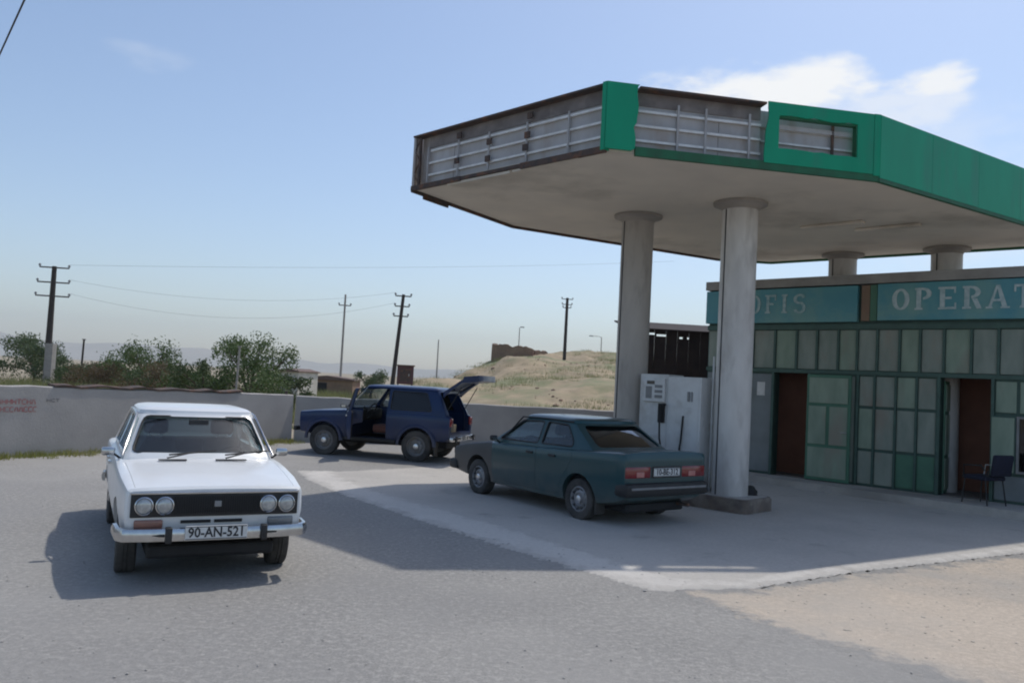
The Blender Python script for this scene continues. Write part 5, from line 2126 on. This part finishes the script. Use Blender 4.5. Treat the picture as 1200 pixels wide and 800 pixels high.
# ------------------------------------------------------------------ dark green sedan
def green_sedan():
    xf, xr = 1.23, -1.23
    c = Vector((.92, 12.70, 0))
    hd = Vector((math.cos(2.205), math.sin(2.205), 0))
    car = empty('green_sedan', (c.x, c.y, 0), math.atan2(hd.y, hd.x), 'dark green four-door sedan with wide red tail lamps parked under the canopy', 'car', 'cars in the station yard')
    G = dict(layers=[(.78, 1.08, -1.72, .765), (.92, 1.00, -1.62, .757), (1.30, .36, -1.02, .61)], crown=.085, bow=.12, bowr=.10)
    sideF = [(.70, .945), (.27, 1.265), (-.24, 1.282), (-.24, .955)]
    sideR = [(-.325, .96), (-.325, 1.28), (-.78, 1.268), (-1.0, 1.06), (-1.02, .975)]
    spec = dict(st=[(2.03, .70, .36, .64, .665), (1.99, .76, .29, .70, .73), (1.6, .80, .25, .78, .815), (1.0, .812, .21, .855, .895), (.8, .814, .21, .865, .905), (0, .818, .20, .885, .925),
                    (-1.4, .814, .21, .945, .985), (-1.95, .805, .31, .97, 1.01), (-2.085, .795, .37, .965, 1.005), (-2.11, .78, .41, .92, .96)],
                gh=G, low=[(.28, .92, -1.32, .71), (.90, .84, -1.36, .70)], side=[sideF, sideR],
                ends=[([(-.66, .955), (.66, .955), (.55, 1.28), (-.55, 1.28)], .2, 1.4), ([(-.62, 1.0), (.62, 1.0), (.53, 1.27), (-.53, 1.27)], -1.9, -.85)],
                r=.285, ax=(xf, xr), well=.52, arch=.055)
    S = build_shell(spec, M_CARG)
    hood, S = cut2(S, [(1.90, -.66), (1.90, .66), (1.06, .72), (1.06, -.72)], 'Z', .66, 1.1, .003, .03)
    boot, S = cut2(S, [(-1.74, -.70), (-1.74, .70), (-2.3, .70), (-2.3, -.70)], 'Z', .855, 1.2, .003, .03)
    fen = []
    for s in (1, -1):
        lo, hi = (.50, 1.3) if s > 0 else (-1.3, -.50)
        f, S = cut2(S, [(2.2, .2), (2.2, .9), (1.03, .9), (.84, .86), (.82, .2)], 'Y', lo, hi, .002, 0)
        fen.append(f)
    doors = []
    fd = [(.80, .29), (.80, .875), (.28, 1.295), (-.28, 1.31), (-.28, .29)]
    rd = [(-.287, .29), (-.287, 1.31), (-.80, 1.295), (-1.06, 1.06), (-1.08, .80), (-.93, .58), (-.82, .44), (-.80, .29)]
    for poly in (fd, rd):
        for s in (1, -1):
            lo, hi = (.45, 1.3) if s > 0 else (-1.3, -.45)
            d, S = cut2(S, poly, 'Y', lo, hi, .003, .02)
            doors.append((d, s, poly is fd))
    put('body_shell', S, [M_CARG, M_CABIN], car)
    put('bonnet', hood, [M_CARGD, M_CABIN], car)['label'] = 'dark grey bonnet'
    for f in fen:
        put('front_fender', f, [M_CARGD, M_CABIN], car)['label'] = 'dull dark grey front fender'
    put('boot_lid', boot, [M_CARG, M_CABIN], car)
    gl = panes(spec)
    for d, s, fr in doors:
        o = put('door', d, [M_CARG, M_CABIN], car)
        poly = sideF if fr else sideR
        put('window', gl['side'][(0 if fr else 2) + (0 if s > 0 else 1)][0], [M_GLASS], o)
        obj('handle', rbox(((-.14 if fr else -.66) - .075, s * .808, .80), ((-.14 if fr else -.66) + .075, s * .832, .835), .008), M_TRIM, o)
        obj('window_trim', outline(roundpoly(poly, .045), 'Y', lambda p: s * (gh_y(G, p[1]) + .004), .012), M_TRIM, o, sm=60)
    put('windscreen', gl['ends'][0], [M_GLASS], car)
    put('rear_window', gl['ends'][1], [M_GLASSD], car)
    for s in (1, -1):
        bm = BM(); tube(bm, [(1.75, s * .80, .52), (1.2, s * .82, .52), (0, s * .826, .52), (-1.2, s * .822, .52), (-2.0, s * .80, .53)], .012, 6)
        bm.free()
        bm = BM(); tube(bm, [(.60, s * .74, .97), (.30, s * .625, 1.312), (-.3, s * .632, 1.325), (-.88, s * .622, 1.312)], .012, 6)
        obj('roof_gutter', bm, M_TRIM, car, sm=60)
        # tail lamps wrapping the corner
        t = obj('tail_lamp', rbox((-2.118, min(s * .30, s * .775), .66), (-1.98, max(s * .30, s * .775), .815), .02), M_RED, car, sm=40)
        obj('reversing_lens', rbox((-2.124, s * .50 - .07, .675), (-2.1185, s * .50 + .07, .745), .004), M_PINK, t)
        obj('headlamp', rbox((1.96, s * .52 - .15, .54), (2.035, s * .52 + .15, .64), .015), M_LAMP, car, sm=40)
        mirror(car, .70, s * .80, .90, s, M_TRIM)
        obj('mud_flap', rbox((xr - .34, s * .68 - .09, .12), (xr - .325, s * .68 + .09, .38), .004), M_RUBBER, car)
    obj('plate_panel', rbox((-2.112, -.29, .655), (-2.08, .29, .82), .01), M_TRIM, car)
    plate(car, (-2.122, 0.0, .735), -1, '10-BE-312', .50, .112)
    rb = obj('rear_bumper', rbox((-2.19, -.80, .42), (-1.93, .80, .60), .05), M_TRIM, car, sm=40)
    obj('rubbing_strip', rbox((-2.198, -.72, .52), (-2.188, .72, .55), .003), M_GREYPL, rb)
    obj('front_bumper', rbox((1.88, -.79, .33), (2.12, .79, .50), .05), M_TRIM, car, sm=40)
    obj('grille', rbox((2.0, -.36, .54), (2.04, .36, .62), .008), M_TRIM, car)
    seat(car, .06, .36, M_SEAT); seat(car, .06, -.36, M_SEAT)
    rs = obj('rear_bench', rbox((-1.02, -.60, .34), (-.55, .60, .52), .05), M_SEAT, car, sm=50)
    obj('backrest', rbox((-1.22, -.60, .48), (-1.04, .60, .98), .05), M_SEAT, rs, sm=50)
    obj('parcel_shelf', rbox((-1.36, -.66, .93), (-1.2, .66, .95), .005), M_CABIN, car)
    dash_and_wheel(car, .72, .36, .90, .66)
    wheels(car, xf, xr, 1.40, .285, .175, .175, M_RIMS, 'steel', holes=10)
    obj('underbody', rbox((-1.95, -.55, .18), (1.85, .55, .30), .03), M_BLACK, car)
    bm = BM(); tube(bm, [(-1.5, -.42, .26), (-2.16, -.42, .28)], .024, 8)
    obj('exhaust_pipe', bm, M_RUST, car, sm=60)
    bm = BM(); box2(bm, (-1.4, -.5, .28), (-1.0, .5, .34)); tube(bm, [(xr, -.62, .285), (xr, .62, .285)], .035, 8)
    obj('rear_axle', bm, M_BLACK, car)
    return car


green_sedan()


# ------------------------------------------------------------------ blue off-roader
def blue_offroader():
    xf, xr = 1.10, -1.10
    r = .34
    hd = Vector((math.cos(2.88), math.sin(2.88), 0))
    c = Vector((-2.82, 18.65, 0))
    car = empty('blue_offroader', (c.x, c.y, 0), math.atan2(hd.y, hd.x), 'dark blue boxy two-door off-roader with driver door and tailgate open', 'car', 'cars in the station yard')
    G = dict(layers=[(.95, .73, -1.82, .785), (1.055, .64, -1.80, .775), (1.545, .26, -1.55, .645)], crown=.085, bow=.07, bowr=.04)
    sideF = [(.46, 1.085), (.17, 1.50), (-.34, 1.515), (-.34, 1.085)]
    sideR = [(-.455, 1.10), (-.455, 1.505), (-1.26, 1.495), (-1.42, 1.10)]
    hatchw = [(-.56, 1.10), (.56, 1.10), (.50, 1.47), (-.50, 1.47)]
    spec = dict(st=[(1.74, .745, .50, .90, .92), (1.715, .775, .46, .93, .955), (1.3, .80, .42, .975, 1.005), (.7, .81, .38, 1.015, 1.045), (0, .815, .38, 1.035, 1.055),
                    (-1.2, .815, .40, 1.035, 1.055), (-1.75, .80, .46, 1.02, 1.05), (-1.84, .785, .52, .98, 1.02)],
                gh=G, low=[(.45, .62, -1.72, .71), (1.02, .54, -1.725, .71)], side=[sideF, sideR],
                ends=[([(-.68, 1.085), (.68, 1.085), (.575, 1.515), (-.575, 1.515)], .1, 1.1), (hatchw, -2.2, -1.3)],
                r=r, ax=(xf, xr), well=.50, arch=.075)
    S = build_shell(spec, M_CARB)
    hood, S = cut2(S, [(1.71, -.70), (1.71, .70), (.72, .74), (.72, -.74)], 'Z', .955, 1.2, .003, .03)
    doors = []
    fd = [(.56, .45), (.58, 1.05), (.19, 1.527), (-.385, 1.54), (-.385, .45)]
    for s in (1, -1):
        lo, hi = (.45, 1.3) if s > 0 else (-1.3, -.45)
        d, S = cut2(S, fd, 'Y', lo, hi, .004, .03)
        doors.append((d, s))
    hatch, S = cut2(S, [(-.665, .66), (.665, .66), (.60, 1.53), (-.60, 1.53)], 'X', -2.3, -1.42, .004, .04)
    put('body_shell', S, [M_CARB, M_CABIN], car)
    put('bonnet', hood, [M_CARB, M_CABIN], car)
    gl = panes(spec)
    for d, s in doors:
        o = put('door', d, [M_CARB, M_CABIN], car)
        put('window', gl['side'][0 if s > 0 else 1][0], [M_GLASS], o)
        obj('handle', rbox((-.30, s * .805, .93), (-.16, s * .835, .96), .006), M_CHROME, o)
        obj('window_trim', outline(roundpoly(sideF, .045), 'Y', lambda p: s * (gh_y(G, p[1]) + .004), .010), M_TRIM, o, sm=60)
        mirror(o, .44, s * .80, 1.06, s, M_TRIM)
        if s > 0:
            obj('door_card', rbox((-.33, .69, .52), (.50, .712, 1.02), .01), M_CABIN, o)
            h = Vector((.56, .80, 0))
            ang = R(-63)
            o.matrix_basis = Matrix.Translation(h) @ Matrix.Rotation(ang, 4, 'Z') @ Matrix.Translation(-h)
            o['label'] = 'driver door standing wide open'
    for i, s in ((2, 1), (3, -1)):
        put('quarter_window', gl['side'][i][0], [M_GLASSD], car)
        obj('window_trim', outline(roundpoly(sideR, .045), 'Y', lambda p: s * (gh_y(G, p[1]) + .004), .010), M_TRIM, car, sm=60)
    put('windscreen', gl['ends'][0], [M_GLASS], car)
    # tailgate swung up
    t = put('tailgate', hatch, [M_CARB, M_LINING], car)
    t['label'] = 'tailgate swung up, tan lining showing'
    put('rear_window', gl['ends'][1], [M_GLASSD], t)
    hp = Vector((-1.555, 0, 1.545))
    t.matrix_basis = Matrix.Translation(hp) @ Matrix.Rotation(R(97), 4, 'Y') @ Matrix.Translation(-hp)
    for y in (-.58, .58):
        bm = BM(); tube(bm, [(-1.72, y, 1.15), (-2.0, y * .97, 1.66)], .010, 6)
        obj('gas_strut', bm, M_TRIM, car)
    # wheel arch flares
    for x in (xf, xr):
        for s in (1, -1):
            bm = BM()
            rings = []
            rr_ = r + .085
            for k in range(17):
                a = math.pi * k / 16
                cx, cz = x + rr_ * math.cos(a), r + .01 + rr_ * math.sin(a)
                ring = []
                for dr, dy in ((-.03, -.02), (-.03, .03), (.02, .032), (.045, 0), (.03, -.02)):
                    ring.append(bm.verts.new((x + (rr_ + dr) * math.cos(a), s * (.80 + dy), max(.30, r + .01 + (rr_ + dr) * math.sin(a)))))
                rings.append(ring)
            for a, b in zip(rings, rings[1:]):
                for j in range(5):
                    bm.faces.new((a[j], a[(j + 1) % 5], b[(j + 1) % 5], b[j]))
            bm.faces.new(rings[0]); bm.faces.new(rings[-1][::-1])
            obj('wheel_arch', bm, M_CARB, car, sm=50)
    # white-ish roof drip rails, bumpers, lamps
    for s in (1, -1):
        bm = BM(); tube(bm, [(.58, s * .775, 1.09), (.20, s * .662, 1.55), (-.5, s * .668, 1.568), (-1.52, s * .658, 1.552)], .011, 6)
        obj('roof_gutter', bm, M_CARB, car, sm=60)
        obj('tail_lamp', rbox((-1.862, s * .68 - .085, .80), (-1.82, s * .68 + .085, .98), .012), M_RED, car, sm=40)
        bm = BM(); lathe(bm, [(.10, 1.73), (.10, 1.765), (.085, 1.775), (.03, 1.785)], 22, 'X', (0, s * .56, .77))
        obj('headlamp', bm, M_LAMP, car, sm=50)
        obj('sill', rbox((-.62, s * .77 - .04, .375), (.60, s * .77 + .04, .445), .012), M_TRIM, car)
    obj('grille', rbox((1.735, -.42, .66), (1.755, .42, .88), .008), M_TRIM, car)
    obj('front_bumper', rbox((1.78, -.80, .50), (1.86, .80, .60), .02), M_TRIM, car, sm=40)
    rb = obj('rear_bumper', rbox((-1.95, -.80, .48), (-1.86, .80, .58), .02), M_CHROME, car, sm=40)
    for y in (-.6, .6):
        obj('overrider', rbox((-1.97, y - .05, .46), (-1.951, y + .05, .60), .006), M_TRIM, rb)
    for y in (-.5, .5):
        bm = BM(); box2(bm, (1.70, y - .03, .52), (1.79, y + .03, .58)); obj('bumper_bracket', bm, M_TRIM, car)
        bm = BM(); box2(bm, (-1.87, y - .03, .50), (-1.80, y + .03, .56)); obj('bumper_bracket', bm, M_TRIM, car)
    plate(car, (-1.955, 0, .53), -1, '90-DC-148', .48, .10)
    for y in (.36, -.36):
        seat(car, -.22, y, M_SEATR).location = (0, 0, .20)
    rs = obj('rear_bench', rbox((-1.15, -.58, .52), (-.72, .58, .68), .05), M_SEAT, car, sm=50)
    obj('backrest', rbox((-1.28, -.58, .64), (-1.14, .58, 1.10), .05), M_SEAT, rs, sm=50)
    dash_and_wheel(car, .40, .36, 1.08, .66)
    obj('package', rbox((-1.62, -.35, .48), (-1.35, .25, .80), .01), M_LINING, car)
    wheels(car, xf, xr, 1.42, r, .19, .215, M_RIM, 'dish', steer=R(4), hubr=.065)
    obj('underbody', rbox((-1.7, -.45, .30), (1.6, .45, .45), .03), M_BLACK, car)
    bm = BM()
    for x in (xf, xr):
        tube(bm, [(x, -.62, r), (x, .62, r)], .045, 8)
    obj('axle', bm, M_BLACK, car)
    for s in (1, -1):
        obj('mud_flap', rbox((xr - .44, s * .70 - .11, .14), (xr - .425, s * .70 + .11, .48), .004), M_RUBBER, car)
    return car


blue_offroader()


# ================================================================== HAZE
bm = BM()
box2(bm, (-4300, -320, -1.2), (4300, 5100, 260))
hz = obj('haze', bm, M_WIRE)
hz.data.materials.clear()
hm = bpy.data.materials.new('dusty_air')
hm.use_nodes = True
hm.node_tree.nodes.remove(hm.node_tree.nodes['Principled BSDF'])
pv = hm.node_tree.nodes.new('ShaderNodeVolumePrincipled')
pv.inputs['Color'].default_value = (0.95, 0.99, 1.0, 1)
pv.inputs['Density'].default_value = 0.0002
hm.node_tree.links.new(pv.outputs[0], hm.node_tree.nodes['Material Output'].inputs['Volume'])
hz.data.materials.append(hm)
tag(hz, kind='stuff')
